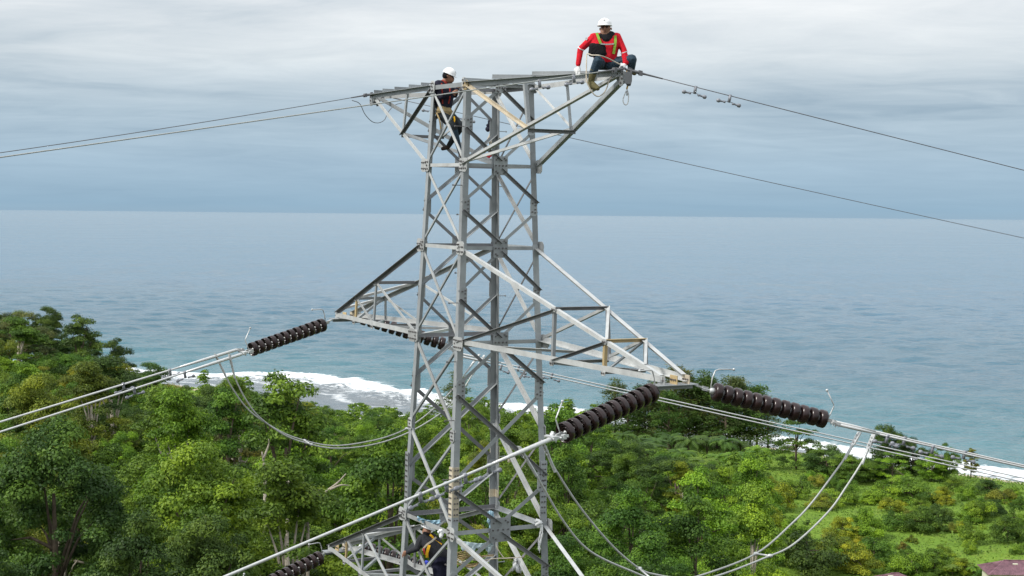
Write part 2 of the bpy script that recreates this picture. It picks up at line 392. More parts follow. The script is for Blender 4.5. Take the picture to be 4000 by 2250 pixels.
# ------------------------------------------------------------------ main and lower cross-arms
def arm(side, ztop, zbot, reach, zt_tip, tw, f1, f2, pale):
    """side +1 right arm (towards the viewer), -1 left; front chords on -Y"""
    qa, qb = ('F', 'R') if side > 0 else ('L', 'B')
    tipf, tipr = T(side*reach, -tw, zt_tip), T(side*reach, tw, zt_tip)
    rise = TZ*.11
    tf, tr = leg(qa, ztop), leg(qb, ztop); bf, br = leg(qa, zbot), leg(qb, zbot)
    nm = 'cross_arm_chord'
    n1f, n2f = lerp(tf, tipf+rise, f1), lerp(tf, tipf+rise, f2); n1r, n2r = lerp(tr, tipr+rise, f1), lerp(tr, tipr+rise, f2)
    g1f, g2f = lerp(bf, tipf, f1), lerp(bf, tipf, f2); g1r, g2r = lerp(br, tipr, f1), lerp(br, tipr, f2)
    o_ = NY*.0
    member(nm, tf, tipf+rise, -TZ, NY if side > 0 else -NY, .068 if side > 0 else .08, STEEL_PALE if side > 0 else STEEL_SHADED)
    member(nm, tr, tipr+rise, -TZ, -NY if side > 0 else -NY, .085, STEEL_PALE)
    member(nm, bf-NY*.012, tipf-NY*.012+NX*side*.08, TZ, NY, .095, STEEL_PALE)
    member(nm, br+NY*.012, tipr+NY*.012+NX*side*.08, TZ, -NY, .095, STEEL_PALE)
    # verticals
    for a, b, w, mt in ((n1f, g1f, .06, STEEL), (n2f, g2f, .06, STEEL_RUST), (n1r, g1r, .055, STEEL_SHADED), (n2r, g2r, .055, STEEL)):
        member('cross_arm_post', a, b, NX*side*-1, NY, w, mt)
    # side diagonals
    sd = STEEL_SHADED if side > 0 else STEEL_PALE
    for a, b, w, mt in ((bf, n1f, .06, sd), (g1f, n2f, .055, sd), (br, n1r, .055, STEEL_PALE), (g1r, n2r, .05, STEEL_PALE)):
        member('cross_arm_brace', a+TZ*.03, b-TZ*.03, -TZ if mt is STEEL_SHADED else TZ, -NY if mt is STEEL_SHADED else NY, w, mt)
    # top struts and diagonals between front and rear chords
    for a, b, w, mt in ((n1f, n1r, .065, STEEL_SHADED), (n2f, n2r, .065, STEEL_RUST if side > 0 else STEEL), (g1f, g1r, .06, STEEL_SHADED), (g2f, g2r, .06, STEEL_SHADED)):
        member('cross_arm_strut', a+TZ*.012, b+TZ*.012, -TZ, NX*side, w, mt)
    e2 = lerp(tf, tipf+rise, .93)
    for a, b, w, mt in ((n1r, n2f, .055, STEEL_PALE), (n2r, e2, .05, STEEL_PALE), (bf, lerp(br, g1r, .55), .055, STEEL_PALE), (lerp(br, g1r, .55), g1f, .05, STEEL),
                        (g1f, g2r, .055, STEEL), (g2f, n2r, .05, STEEL)):
        member('cross_arm_brace', a+TZ*.004, b+TZ*.004, NX*side, -TZ, w, mt)
    # end box: hanger plate below, small upright plates
    c = mid(tipf, tipr) + NX*side*.02
    mb = MB(); mb.box(c-TZ*.045, NX*.15, NY*(tw+.14), TZ*.006); mb.box(c+NX*side*.02-TZ*.085, NX*.006, NY*(tw+.10), TZ*.034)
    _tb(mb, 'hanger_plate', STEEL, None)
    for s2, m2 in ((-1, STEEL_PALE), (0, STEEL_RUST), (1, STEEL_CREAM)):
        mb = MB(); mb.box(c+NY*s2*tw*.95+TZ*.025, NX*.10, NY*.007, TZ*.075); o = _tb(mb, 'tip_plate', m2, None)
        bolts(o, [c+NY*(s2*tw*.95-.008)+TZ*.03+NX*x for x in (-.06, 0, .06)], -NY)
    # bolts at the nodes
    for p in (n1f, n2f, g1f, g2f):
        plate(p-NY*.014-TZ*.03, NX, TZ, .13, .09, -NY, STEEL_PALE, [(-.25, 0), (.25, 0)], .004, .02)
    for p, q in ((tf, bf), (tr, br)):
        sgn = -1 if p is tf else 1
        plate(q+NY*sgn*.022+NX*side*.08, NX, TZ, .34, .26, NY*sgn, STEEL_PALE, [(x, y) for x in (-.35, -.12, .12, .35) for y in (-.25, .25)], .006, .07)
        plate(p+NY*sgn*.02+NX*side*.05, NX, TZ, .22, .26, NY*sgn, STEEL_PALE, [(x, y) for x in (-.3, .1, .35) for y in (-.25, .1)], .006, .05)
    return tipf, tipr
tfF = leg('F', '1'); tipX = T(6.687, -.25, -2.52)+TZ*.11
f1 = frac_at(tfF, tipX, 2165); f2 = frac_at(tfF, tipX, 2363)
AR = arm(1, '1', '2', 6.687, -2.52, .25, f1, f2, True)
AL = arm(-1, '1', '2', 6.562, -2.48, .19, f1, f2, False)
BR_ = arm(1, '3', '4', 6.82, -7.93, .25, f1, f2, True)
BL = arm(-1, '3', '4', 6.82, -7.93, .19, f1, f2, False)

# ------------------------------------------------------------------ top (earth-wire) cross-arm
def toparm(side, reach, ztip):
    qa, qb = ('F', 'R') if side > 0 else ('L', 'B')
    tip = T(side*reach, 0, ztip); tpf, tpr = tip-NY*.07, tip+NY*.07
    tf, tr = leg(qa, 't')+TZ*.03, leg(qb, 't')+TZ*.03; bf, br = leg(qa, '0'), leg(qb, '0')
    btip = tip-TZ*.10-NX*side*.06
    c1f = lerp(bf, btip-NY*.05, .44); c1r = lerp(br, btip+NY*.05, .44)
    t1f = lerp(tf, tpf, .40); t1r = lerp(tr, tpr, .40)
    member('cross_arm_chord', tf, tpf, -TZ, -NY, .09, STEEL); member('cross_arm_chord', tr, tpr, -TZ, NY, .09, STEEL_PALE)
    member('cross_arm_chord', bf, btip-NY*.05, TZ, -NY if side > 0 else NY, .085, STEEL_PALE)
    member('cross_arm_chord', br, btip+NY*.05, TZ, NY, .085, STEEL)
    member('cross_arm_post', t1f-TZ*.03, c1f, NX*side*-1, NY, .065, STEEL); member('cross_arm_post', t1r-TZ*.03, c1r, NX*side*-1, -NY, .06, STEEL)
    member('cross_arm_brace', tf-TZ*.05, c1f, NX, -NY, .06, STEEL_CREAM if side > 0 else STEEL_SHADED)
    member('cross_arm_brace', tr-TZ*.05, c1r, NX, NY, .045, STEEL_PALE)
    member('cross_arm_strut', c1f, c1r+NY*.06, -TZ, NX*side, .065, STEEL_SHADED)
    if side > 0: member('cross_arm_brace', bf+TZ*.02, c1r, TZ, NX, .06, STEEL_PALE)
    else: member('cross_arm_brace', c1f, br+TZ*.02, TZ, NX, .06, STEEL)
    for p in (bf, br):
        sg = -1 if p is bf else 1
        plate(p+NY*sg*.02+NX*side*.06, NX, TZ, .24, .26, NY*sg, STEEL_PALE, [(x, y) for x in (-.3, 0, .3) for y in (-.25, .2)], .006, .05)
        plate((tf if p is bf else tr)+NY*sg*.02-TZ*.06, NX, TZ, .2, .18, NY*sg, STEEL if not (side > 0 and p is bf) else STEEL_RUST, [(x, y) for x in (-.25, .25) for y in (-.25, .25)], .006, .04)
    # tip box plates
    for sg in (-1, 1):
        mb = MB(); pr = [(-.30, -.005), (.09, -.005), (.09, -.17), (.05, -.25), (-.04, -.25), (-.16, -.12)]; m_ = len(pr)
        mb.prism([(x*side, z) for x, z in pr], tip+NY*sg*.075-NY*.005, tip+NY*sg*.075+NY*.005, NX, TZ); mb.f += [tuple(range(m_-1, -1, -1)), tuple(range(m_, 2*m_))]
        o = _tb(mb, 'tip_plate', STEEL_SHADED if sg > 0 else STEEL, None)
        bolts(o, [tip+NX*side*x+TZ*z+NY*sg*.080 for x, z in ((-.2, -.04), (-.1, -.05), (.03, -.05), (.03, -.13), (0, -.2))], NY*sg)
    mb = MB(); mb.box(tip+NX*side*.085-TZ*.12, NX*.006, NY*.068, TZ*.10); _tb(mb, 'tip_plate', STEEL_SHADED, None)
    return tip
TR_, TL_ = toparm(1, 5.074, 2.478), toparm(-1, 5.078, 2.532)
# top chords across the body
for a, b, sg in (('L', 'F', -1), ('B', 'R', 1)):
    member('cross_arm_chord', leg(a, 't')+TZ*.03, leg(b, 't')+TZ*.03, -TZ, NY*-sg, .085, STEEL if sg < 0 else STEEL_SHADED)
# cross struts lying on the top chords
cl = [T(-5.078, -.07, 2.532), leg('L', 't')+TZ*.03]; cr = [leg('F', 't')+TZ*.03, T(5.074, -.07, 2.478)]
rl = [T(-5.078, .07, 2.532), leg('B', 't')+TZ*.03]; rr = [leg('R', 't')+TZ*.03, T(5.074, .07, 2.478)]
for ch, rc, ux in ((cl, rl, 1475), (cl, rl, 1509), (cl, rl, 1556), (cl, rl, 1612), (cl, rl, 1660)):
    t_ = frac_at(ch[0], ch[1], ux); p = lerp(ch[0], ch[1], t_); q = lerp(rc[0], rc[1], t_)
    member('cross_arm_strut', p-NY*.09+TZ*.012, q+NY*.06+TZ*.012, TZ, NX, .065, STEEL)
for ux, dt in ((1940, .22), (2096, .22)):
    t_ = frac_at(cr[0], cr[1], ux); p = lerp(cr[0], cr[1], t_); q = lerp(rr[0], rr[1], t_+dt)
    member('cross_arm_strut', p-NY*.09+TZ*.012, q+NY*.06+TZ*.012, TZ, NX, .075, STEEL)
member('cross_arm_strut', leg('F', 't')-NY*.06+TZ*.042, leg('R', 't')+TZ*.042, TZ, NX, .06, STEEL)

# ------------------------------------------------------------------ insulator strings, conductors, jumpers
PHR, PHL = math.radians(14), math.radians(45)
HR = Vector((math.cos(PHR), math.sin(PHR), 0)); HL = Vector((-math.cos(PHL), -math.sin(PHL), 0))
def lathe_mesh(name, prof, mat, n=28):
    mb = MB(); mb.lathe(prof, Vector(), Vector((0, 0, 1)), n)
    me = bpy.data.meshes.new(name); me.from_pydata([tuple(v) for v in mb.v], [], mb.f); me.update()
    me.polygons.foreach_set('use_smooth', [True]*len(me.polygons)); me.materials.append(mat); return me
DISC = lathe_mesh('insulator_disc', [(.045, -.045), (.075, -.05), (.115, -.045), (.142, -.03), (.150, -.012), (.150, .066), (.146, .072), (.138, .070), (.135, .02), (.118, .012), (.112, .05), (.104, .05), (.098, .008),
                  (.082, .004), (.077, .035), (.069, .035), (.063, -.002), (.04, -.006), (.03, .03)], PORCELAIN, 32)
CAP = lathe_mesh('insulator_cap', [(.012, -.115), (.036, -.112), (.046, -.10), (.05, -.075), (.056, -.048), (.050, -.04)], ZINC, 20)
PIN = lathe_mesh('insulator_pin', [(.03, .03), (.016, .032), (.014, .085), (.012, .09)], ZINC, 12)
def rot_to(ax):
    return ax.to_track_quat('Z', 'Y').to_matrix().to_4x4()
def string(label, tip, first, last, H, horn_up=True, discs=12):
    """first/last: photo pixels of the first and last disc; returns the line end of the string"""
    p0 = on_plane(*first, tip, H); p1 = on_plane(*last, tip, H)
    ax = (p1-p0).normalized(); pit = (p1-p0).length/(discs-1); k = pit/.172
    root = empty('insulator_string', p0)
    tag(root, label, 'insulator', 'brown porcelain tension insulator strings')
    R = rot_to(ax)
    for i in range(discs):
        mw = Matrix.Translation(ax*pit*i) @ R @ Matrix.Rotation(.4*i, 4, 'Z') @ Matrix.Scale(k, 4)
        d = link_mesh('insulator_disc', DISC, root, mw)
        link_mesh('insulator_cap', CAP, d); link_mesh('insulator_pin', PIN, d)
    up = Vector((0, 0, 1)); up = (up-ax*up.dot(ax)).normalized(); sd = ax.cross(up)
    a0 = p0-ax*.10*k; ae = p1+ax*.09*k
    # link to the tower
    mb = MB(); lk = tip-p0
    mb.tube([a0-p0, lerp(a0-p0, lk, .5)+Vector((0, 0, -.01)), lk], .016, 8); mb.box(lerp(a0-p0, lk, .35), ax*.05, sd*.012, up*.035)
    mb.box(lerp(a0-p0, lk, .8), ax*.05, sd*.03, up*.012)
    mb.build('shackle', ZINC, root)
    # arcing horns
    for b, s in ((a0-p0, 1), (ae-p0, -1)):
        mb = MB(); q = [b, b+up*.20-ax*s*.02, b+up*.33+ax*s*.0, b+up*.36+ax*s*.05, b+up*.42+ax*s*.30]
        if s < 0: q = [b+ax*.03, b+up*.10+ax*.06, b+up*.24+ax*.09, b+up*.27+ax*.08, b+up*.47-ax*.10]
        mb.tube([v*1.0 for v in q], .011, 7); mb.ball(q[-1], .024, 8, 5)
        mb.build('arcing_horn', ZINC, root, True)
    # yoke plate at the line end
    mb = MB(); c = ae-p0+ax*.12
    mb.box(c-ax*.05, ax*.07, sd*.012, up*.03); mb.box(c+ax*.05, ax*.03, sd*.19, up*.012)
    mb.build('yoke_plate', ZINC, root)
    return ae+ax*.20, ax, sd, up
def smooth_track(pts, n=8):
    """Catmull-Rom through points"""
    P = [Vector(p) for p in pts]; P = [P[0]*2-P[1]] + P + [P[-1]*2-P[-2]]; out = []
    for i in range(1, len(P)-2):
        for j in range(n):
            t = j/n; a, b, c, d = P[i-1], P[i], P[i+1], P[i+2]
            out.append(.5*((2*b)+(c-a)*t+(2*a-5*b+4*c-d)*t*t+(3*b-a-3*c+d)*t**3))
    out.append(P[-2]); return out
def wire_curve(start, H, pix, ext=70, plane=None):
    """start point, then the quadratic through the photo pixels on the vertical plane of the span"""
    pl = plane or start
    pts = [on_plane(u, v, pl, H) for u, v in pix]
    s = np.array([(p-pl).dot(H) for p in [start]+pts]); z = np.array([p.z for p in [start]+pts])
    wts = np.ones(len(s)); wts[0] = 3
    c = np.polyfit(s, z, 2, w=wts)
    if c[0] < 0: c = np.array([0, *np.polyfit(s, z, 1, w=wts)])
    c[0] = min(c[0], .004)
    c[2] += start.z-np.polyval(c, s[0])
    smax = s.max()+ext; ss = np.linspace(s[0], smax, 60)
    off = (start-pl)-H*(start-pl).dot(H); off.z = 0
    out = []
    for q in ss:
        z_ = np.polyval(c, q)
        p = pl + H*float(q) + off; p.z = float(z_); out.append(p)
    return out
def along(curve, d):
    acc = 0
    for a, b in zip(curve, curve[1:]):
        l = (b-a).length
        if acc+l >= d: return lerp(a, b, (d-acc)/l), (b-a).normalized()
        acc += l
    return curve[-1], (curve[-1]-curve[-2]).normalized()
def conductor(label, curve, r, mat, dampers=(), sleeve=0, group=None, damp_scale=1.0, cat='conductor', name='conductor'):
    org = curve[0]
    mb = MB(); mb.tube([p-org for p in curve], r, 8)
    o = mb.build(name, mat, None, True); o.location = org
    tag(o, label, cat, group)
    if sleeve:
        p, d = along(curve, 0.0); q, _ = along(curve, sleeve)
        mb = MB(); mb.tube([p-org, lerp(p, q, .02)-org, lerp(p, q, .5)-org, q-org], [r*1.1, r*1.7, r*1.7, r*1.05], 10)
        mb.build('compression_sleeve', ALU, o, True)
    for dd in dampers:
        p, d = along(curve, dd); s = damp_scale; dn = Vector((0, 0, -1)); dn = (dn-d*dn.dot(d)).normalized(); sd = d.cross(dn)
        mb = MB(); c = p-org
        mb.box(c+dn*.05*s, d*.022*s, sd*.018*s, dn*.07*s); mb.tube([c-d*.02, c+d*.02], r*1.9, 8)
        c2 = c+dn*.10*s
        arc = [c2+d*t*.19*s+dn*(.02*t*t+.008)*s for t in (-1, -.6, -.2, .2, .6, 1)]
        mb.tube(arc, .006*s, 6)
        for e in (-1, 1):
            w = c2+d*e*.19*s+dn*.03*s
            mb.tube([w+d*e*.045*s, w+d*e*.03*s, w-d*e*.01*s, w-d*e*.03*s, w-d*e*.09*s, w-d*e*.10*s, w-d*e*.125*s],
                    [.012*s, .034*s, .036*s, .018*s, .012*s, .021*s, .016*s], 8)
        mb.build('vibration_damper', GREYIRON, o, True)
    return o
def bundle(lab, end, ax, sd, up, H, pixA, pixB, ext, startA, startB, tracks, damp, sleeve=1.6, r=.019, mat=ALU):
    res = []
    for nm, st, pix, dm in (('upper', startA, pixA, damp[0]), ('lower', startB, pixB, damp[1])):
        c = wire_curve(st, H, pix, ext)
        conductor(lab % nm, c, r, mat, dm, sleeve, 'twin phase conductors of the line')
        res.append(c)
        # turnbuckle and clamp from the yoke plate to the wire
    return res
def linkage(ends, starts, where):
    for k, s in zip(ends, starts):
        mb = MB(); d = (s-k).normalized(); up = Vector((0, 0, 1)); sd = d.cross(up).normalized(); u2 = sd.cross(d)
        L = (s-k).length
        mb.box((k+s)*.5-k, d*L*.5, sd*.010, u2*.020); mb.box(d*L*.25, d*.03, sd*.03, u2*.035); mb.box(d*L*.8, d*.04, sd*.028, u2*.03)
        for t in (.15, .5, .9): mb.tube([d*L*t-sd*.05, d*L*t+sd*.05], .012, 6)
        mb.tube([d*L*.3-u2*.06, d*L*.3+u2*.03], .012, 6); mb.tube([d*L*.7-u2*.06, d*L*.7+u2*.03], .012, 6)
        o = mb.build('strain_clamp', ZINC, None); o.location = k
        tag(o, 'zinc strain clamp ' + where, 'clamp', 'strain clamps at the string ends')

tipRR = AR[1]+NY*.16-TZ*.07+NX*.03; tipNL = AR[0]-NY*.16-TZ*.07+NX*.03
tipLR = AL[1]+NY*.16-TZ*.07; tipLL = AL[0]-NY*.16-TZ*.07
eRR, aRR, sRR, uRR = string('brown insulator string on the right of the near cross-arm tip, over the sea', tipRR, (2797, 1531), (3205, 1634), HR)
eNL, aNL, sNL, uNL = string('large brown insulator string hanging left from the near cross-arm tip, open ends facing viewer', tipNL, (2543, 1535), (2213, 1686), HL)
eLL, aLL, sLL, uLL = string('small brown insulator string on the left of the far cross-arm tip, against the sea', tipLL, (1258, 1270), (992, 1362), HL)
eLR, aLR, sLR, uLR = string('brown insulator string half hidden behind the far cross-arm', tipLR, (1420, 1244), (1722, 1340), HR)
tipBL = BL[0]-NY*.16-TZ*.07; tipBR = BL[1]+NY*.16-TZ*.07
eBL, aBL, sBL, uBL = string('brown insulator string on the lower left cross-arm at the bottom edge', tipBL, (1246, 2180), (970, 2318), HL)
eBR, aBR, sBR, uBR = string('dusty insulator string behind the lower left cross-arm', tipBR, (1420, 2138), (1716, 2234), HR)

# right-going pair of the near arm
pA = [(3344, 1665.5), (3593, 1725), (3746, 1763), (4000, 1817.5)]; pB = [(u, v+7) for u, v in pA]
sA = on_plane(3262, 1648, tipRR+HR.cross(Vector((0, 0, 1)))*-.18, HR); sB = on_plane(3275, 1659, tipRR+HR.cross(Vector((0, 0, 1)))*.18, HR)
RRw = bundle('%s silver conductor running right from the near cross-arm string', eRR, aRR, sRR, uRR, HR, pA, pB, 90, sA, sB, None, ([1.30, 2.45], [.9, 1.75]), .75, .016)
linkage((eRR-aRR*.15-sRR*.17, eRR-aRR*.15+sRR*.17), (sA, sB), 'right of the near cross-arm')
# far pair going right behind the tower
pA = [(2193, 1450), (2570, 1538.5), (2892, 1611), (3300, 1708), (4000, 1877)]; pB = [(2146, 1450), (2570, 1550), (2892, 1629), (3300, 1725), (4000, 1888)]
sA = on_plane(1800, 1382, tipLR+HR.cross(Vector((0, 0, 1)))*-.18, HR); sB = on_plane(1785, 1389, tipLR+HR.cross(Vector((0, 0, 1)))*.18, HR)
LRw = bundle('%s silver conductor running right behind the tower from the far cross-arm', eLR, aLR, sLR, uLR, HR, pA, pB, 90, sA, sB, None, ([1.45, 2.3], [1.1, 1.9]), 1.0, .015)
linkage((eLR-aLR*.15-sLR*.17, eLR-aLR*.15+sLR*.17), (sA, sB), 'behind the tower body')
# left-going pair of the far arm
pA = [(860, 1386), (724.6, 1423), (373, 1535), (0, 1648.7)]; pB = [(870, 1405), (778.5, 1439.5), (373, 1566), (0, 1688)]
sA = on_plane(925, 1366, tipLL+HL.cross(Vector((0, 0, 1)))*.18, HL); sB = on_plane(945, 1383, tipLL+HL.cross(Vector((0, 0, 1)))*-.18, HL)
LLw = bundle('%s silver conductor running left from the far cross-arm over the forest', eLL, aLL, sLL, uLL, HL, pA, pB, 45, sA, sB, None, ([1.75, 2.9], [1.5, 2.75]), 1.5, .020)
linkage((eLL-aLL*.15+sLL*.17, eLL-aLL*.15-sLL*.17), (sA, sB), 'left of the far cross-arm')
# left-going pair of the near arm, one wire hiding the other
pA = [(2068, 1750), (1822, 1855), (1640, 1927.5), (1360, 2050), (1135, 2141.6), (980, 2213)]
sA = on_plane(2150, 1716, tipNL+HL.cross(Vector((0, 0, 1)))*-.16, HL); sB = on_plane(2176, 1706, tipNL+HL.cross(Vector((0, 0, 1)))*.16, HL)
NLw = bundle('%s bright conductor sloping down left in front of the tower', eNL, aNL, sNL, uNL, HL, pA, [(u, v+1.5) for u, v in pA], 18, sA, sB, None, ([1.75, 2.6], [1.45, 2.3]), 1.2, .0195)
linkage((eNL-aNL*.15-sNL*.17, eNL-aNL*.15+sNL*.17), (sA, sB), 'at the near cross-arm string on the left')
# lower left arm (mostly below the frame)
for e, a, s, H, w in ((eBL, aBL, sBL, HL, 'left'), (eBR, aBR, sBR, HR, 'right')):
    c = [e+H*d*1.0+Vector((0, 0, -.28*d+.0012*d*d)) for d in np.linspace(0, 40, 24)]
    conductor('silver conductor leaving the lower left cross-arm towards the ' + w, [Vector(p) for p in c], .016, ALU_DULL, (), 1.0, 'twin phase conductors of the line')

# jumper loops
def jumper(label, pixA, a3, b3):
    h = (b3-a3); h.z = 0; h.normalize()
    pts = [on_plane(u, v, a3, h) for u, v in pixA]
    c = smooth_track(pts, 6); org = c[0]
    mb = MB(); mb.tube([p-org for p in c], .0165, 8); o = mb.build('jumper_cable', ALU_DULL, None, True); o.location = org
    tag(o, label, 'cable', 'jumper loops under the cross-arms')
    # bolted terminals
    for p, q in ((c[0], c[4]), (c[-1], c[-5])):
        d = (q-p).normalized(); mb = MB(); sd = d.cross(h).normalized()
        mb.box(p-org-d*.11, d*.13, h*.012, sd*.045); mb.tube([p-org, p-org+d*.30], .025, 8)
        for t in (-.18, -.12, -.05): mb.tube([p-org+d*t-h*.03, p-org+d*t+h*.03], .016, 6)
        mb.build('terminal_lug', ZINC, o)
    return c
def spacer(c1, c2, t, label):
    a, b = c1[int(len(c1)*t)], c2[int(len(c2)*t)]
    bb = min(c2, key=lambda p: (p-a).length)
    mb = MB(); mb.tube([Vector(), bb-a], .015, 8); mb.ball(Vector(), .04, 8, 5, (1.2, .8, .8)); mb.ball(bb-a, .04, 8, 5, (1.2, .8, .8))
    o = mb.build('spacer_clamp', ZINC, None, True); o.location = a; tag(o, label, 'clamp', 'spacer clamps on the jumper loops')
pl, _ = along(LLw[0], .5); pr, _ = along(LRw[0], .5); pl2, _ = along(LLw[1], .4); pr2, _ = along(LRw[1], .4)
J1 = jumper('thin grey jumper cable looping below the far cross-arm, upper of the pair', [(858, 1420), (905, 1512), (975, 1605), (1080, 1677), (1170, 1715), (1300, 1741), (1450, 1722), (1560, 1688), (1640, 1640), (1720, 1572), (1790, 1495), (1850, 1415)], pl, pr)
J2 = jumper('thin grey jumper cable looping below the far cross-arm, lower of the pair', [(905, 1425), (920, 1480), (960, 1560), (1012, 1628), (1100, 1693), (1180, 1726), (1300, 1751), (1450, 1738), (1590, 1692), (1720, 1615), (1795, 1540), (1872, 1420)], pl2, pr2)
pl, _ = along(NLw[1], .35); pr, _ = along(RRw[0], .35); pl2, _ = along(NLw[0], .35); pr2, _ = along(RRw[1], .35)
J3 = jumper('silver jumper cable loop below the near cross-arm, inner of the pair', [(3332, 1735), (3300, 1790), (3235, 1880), (3170, 1965), (3100, 2039), (2953, 2163), (2742, 2246), (2660, 2258), (2568, 2246), (2497, 2221), (2390, 2130), (2266, 1981), (2166, 1828), (2140, 1775)], pr, pl)
J4 = jumper('silver jumper cable loop below the near cross-arm, outer of the pair', [(3393, 1748), (3370, 1800), (3310, 1895), (3235, 2000), (3100, 2126), (2986, 2180), (2812, 2246), (2680, 2275), (2560, 2264), (2473, 2234), (2307, 2155), (2203, 2039), (2100, 1865), (2058, 1795)], pr2, pl2)
spacer(J1, J2, .38, 'white spacer clamp at the left bend of the far jumper loop'); spacer(J1, J2, .67, 'white spacer clamp on the far jumper loop beside the tower leg')
spacer(J3, J4, .38, 'white spacer clamp on the right side of the near jumper loop'); spacer(J3, J4, .69, 'white spacer clamp on the near jumper loop at the bottom edge')

# earth wires
EW = [('dark earth wire running left from the far top arm', TL_, HL, [(1413, 380), (1149, 421), (600, 507), (0, 598)], 45, ()),
      ('pale earth wire running left in front of the top arm', TR_+TZ*.02, HL, [(2245, 293), (1900, 343), (1400, 419), (776, 501), (0, 615)], 12, (1.15, 1.95)),
      ('dark earth wire running right from the top arm beside the worker in red', TR_, HR, [(2662, 323), (3000, 409), (3165, 446), (4000, 668)], 120, (1.15, 1.78)),
      ('dark earth wire running right behind the tower top', TL_, HR, [(1669, 419), (2241, 547), (3002, 706), (4000, 932)], 120, (1.2, 2.0))]
for i, (lb, tip, H, pix, ext, dm) in enumerate(EW):
    c = wire_curve(tip+H*.12, H, pix, ext)
    o = conductor(lb, c, .0075 if i != 1 else .0085, EWIRE if i != 1 else ALU_DULL, dm, 0, 'earth wires from the top cross-arm', .95, 'wire', 'earth_wire')
    mb = MB(); p, d = along(c, .05); p2, _ = along(c, .55)
    up = Vector((0, 0, 1)); sd = d.cross(up).normalized()
    mb.tube([p-c[0]-d*.17, p-c[0]+d*.05, p-c[0]+d*.2, p2-c[0]], [.02, .028, .016, .012], 8); mb.box(p-c[0]+d*.1, d*.03, sd*.03, up*.04); mb.box(p-c[0]-d*.08, d*.03, sd*.012, up*.045)
    mb.build('dead_end_clamp', EWIRE, o)
# bonding lead at the far tip
pts = [on_plane(u, v, TL_, HL) for u, v in ((1375, 392), (1405, 405), (1425, 445), (1452, 474), (1478, 480), (1502, 468), (1515, 440), (1540, 412), (1570, 402))]
c = smooth_track(pts, 5); mb = MB(); mb.tube([p-c[0] for p in c], .008, 6); o = mb.build('bonding_lead', EWIRE, None, True); o.location = c[0]
tag(o, 'thin dark bonding lead looping below the far top arm tip', 'cable')

# ------------------------------------------------------------------ terrain, beach and sea
SHORE = [(-3000, 1800), (-900, 1150), (-400, 880), (-240, 800), (-151, 741), (-112, 690), (-78, 643), (-49, 621), (10, 613), (56, 592), (90, 558), (122, 518), (143, 503), (154, 489), (230, 410), (420, 280), (900, 60), (3000, -700)]
def shore_dist(X, Y):
    """signed distance to the shoreline, positive inland"""
    X = np.asarray(X, float); Y = np.asarray(Y, float)
    best = np.full(X.shape, 1e9); sgn = np.ones(X.shape)
    for (x0, y0), (x1, y1) in zip(SHORE, SHORE[1:]):
        dx, dy = x1-x0, y1-y0; t = np.clip(((X-x0)*dx+(Y-y0)*dy)/(dx*dx+dy*dy), 0, 1)
        d = np.hypot(X-x0-t*dx, Y-y0-t*dy); cr = dx*(Y-y0)-dy*(X-x0)
        m = d < best-1e-6
        best = np.where(m, d, best); sgn = np.where(m, np.where(cr > 0, -1, 1), sgn)
    return best*sgn
CP = np.array([(0, 32, 50), (0, 0, 50), (-40, 0, 53), (40, 0, 46), (0, -60, 55), (-100, -60, 60), (100, -60, 40), (-60, 100, 44), (-30, 100, 40), (0, 100, 39), (40, 100, 26), (80, 100, 16), (-120, 100, 50),
      (-60, 160, 36), (-45, 160, 33), (-20, 160, 30), (0, 160, 30), (20, 160, 27), (35, 160, 17), (50, 160, 11), (90, 160, 8), (-130, 200, 44), (-80, 250, 36), (-50, 250, 30), (-20, 250, 25), (0, 250, 24), (14, 240, 26), (28, 240, 15), (42, 240, 8), (60, 250, 6), (110, 250, 7),
      (-150, 370, 46), (-122, 380, 43), (-103, 385, 40), (-94, 387, 35), (-88, 392, 25), (-80, 400, 18), (-70, 430, 15), (-50, 430, 12), (-20, 430, 9), (10, 430, 7), (40, 400, 5.5), (80, 400, 5.5), (140, 380, 5.5), (-62, 335, 27), (-45, 335, 18), (-30, 335, 13), (-12, 335, 12), (4, 330, 13), (14, 325, 10), (26, 320, 6.5), (-85, 320, 36), (-150, 500, 14), (-100, 550, 5), (-60, 560, 4),
      (-20, 560, 4), (40, 530, 4), (90, 500, 4), (130, 450, 4), (200, 380, 4), (-250, 400, 54), (-300, 550, 36), (-300, 150, 60), (250, 150, 8), (300, 0, 12), (-400, -200, 70), (300, -300, 30)], float)
def _tps(r2): return np.where(r2 > 1e-9, r2*np.log(np.maximum(r2, 1e-9))*.5, 0)
_n = len(CP); _K = _tps(((CP[:, None, :2]-CP[None, :, :2])**2).sum(-1)/1e4); _P = np.c_[np.ones(_n), CP[:, :2]/100]
_A = np.zeros((_n+3, _n+3)); _A[:_n, :_n] = _K+np.eye(_n)*.02; _A[:_n, _n:] = _P; _A[_n:, :_n] = _P.T
_W = np.linalg.solve(_A, np.r_[CP[:, 2], 0, 0, 0])
def ground_np(X, Y):
    X = np.asarray(X, float); Y = np.asarray(Y, float); sh = X.shape; x = np.clip(X.ravel(), -500, 450); y = np.clip(Y.ravel(), -350, 900)
    r2 = ((x[:, None]-CP[None, :, 0])**2+(y[:, None]-CP[None, :, 1])**2)/1e4
    z = _tps(r2)@_W[:_n]+_W[_n]+_W[_n+1]*x/100+_W[_n+2]*y/100
    z = np.clip(z, 2.5, 75).reshape(sh)
    z = z + 0.5*np.sin(X*.11+1)*np.cos(Y*.09)
    sd = shore_dist(X, Y)
    lim = np.where(sd > 0, .9+.09*sd+.0016*sd*sd, .9)
    z = np.minimum(z, lim)
    z = np.where(sd < 8, np.minimum(z, .25+.085*sd), z)
    return np.maximum(z, -6)
def ground(x, y): return float(ground_np(np.array([x]), np.array([y]))[0])
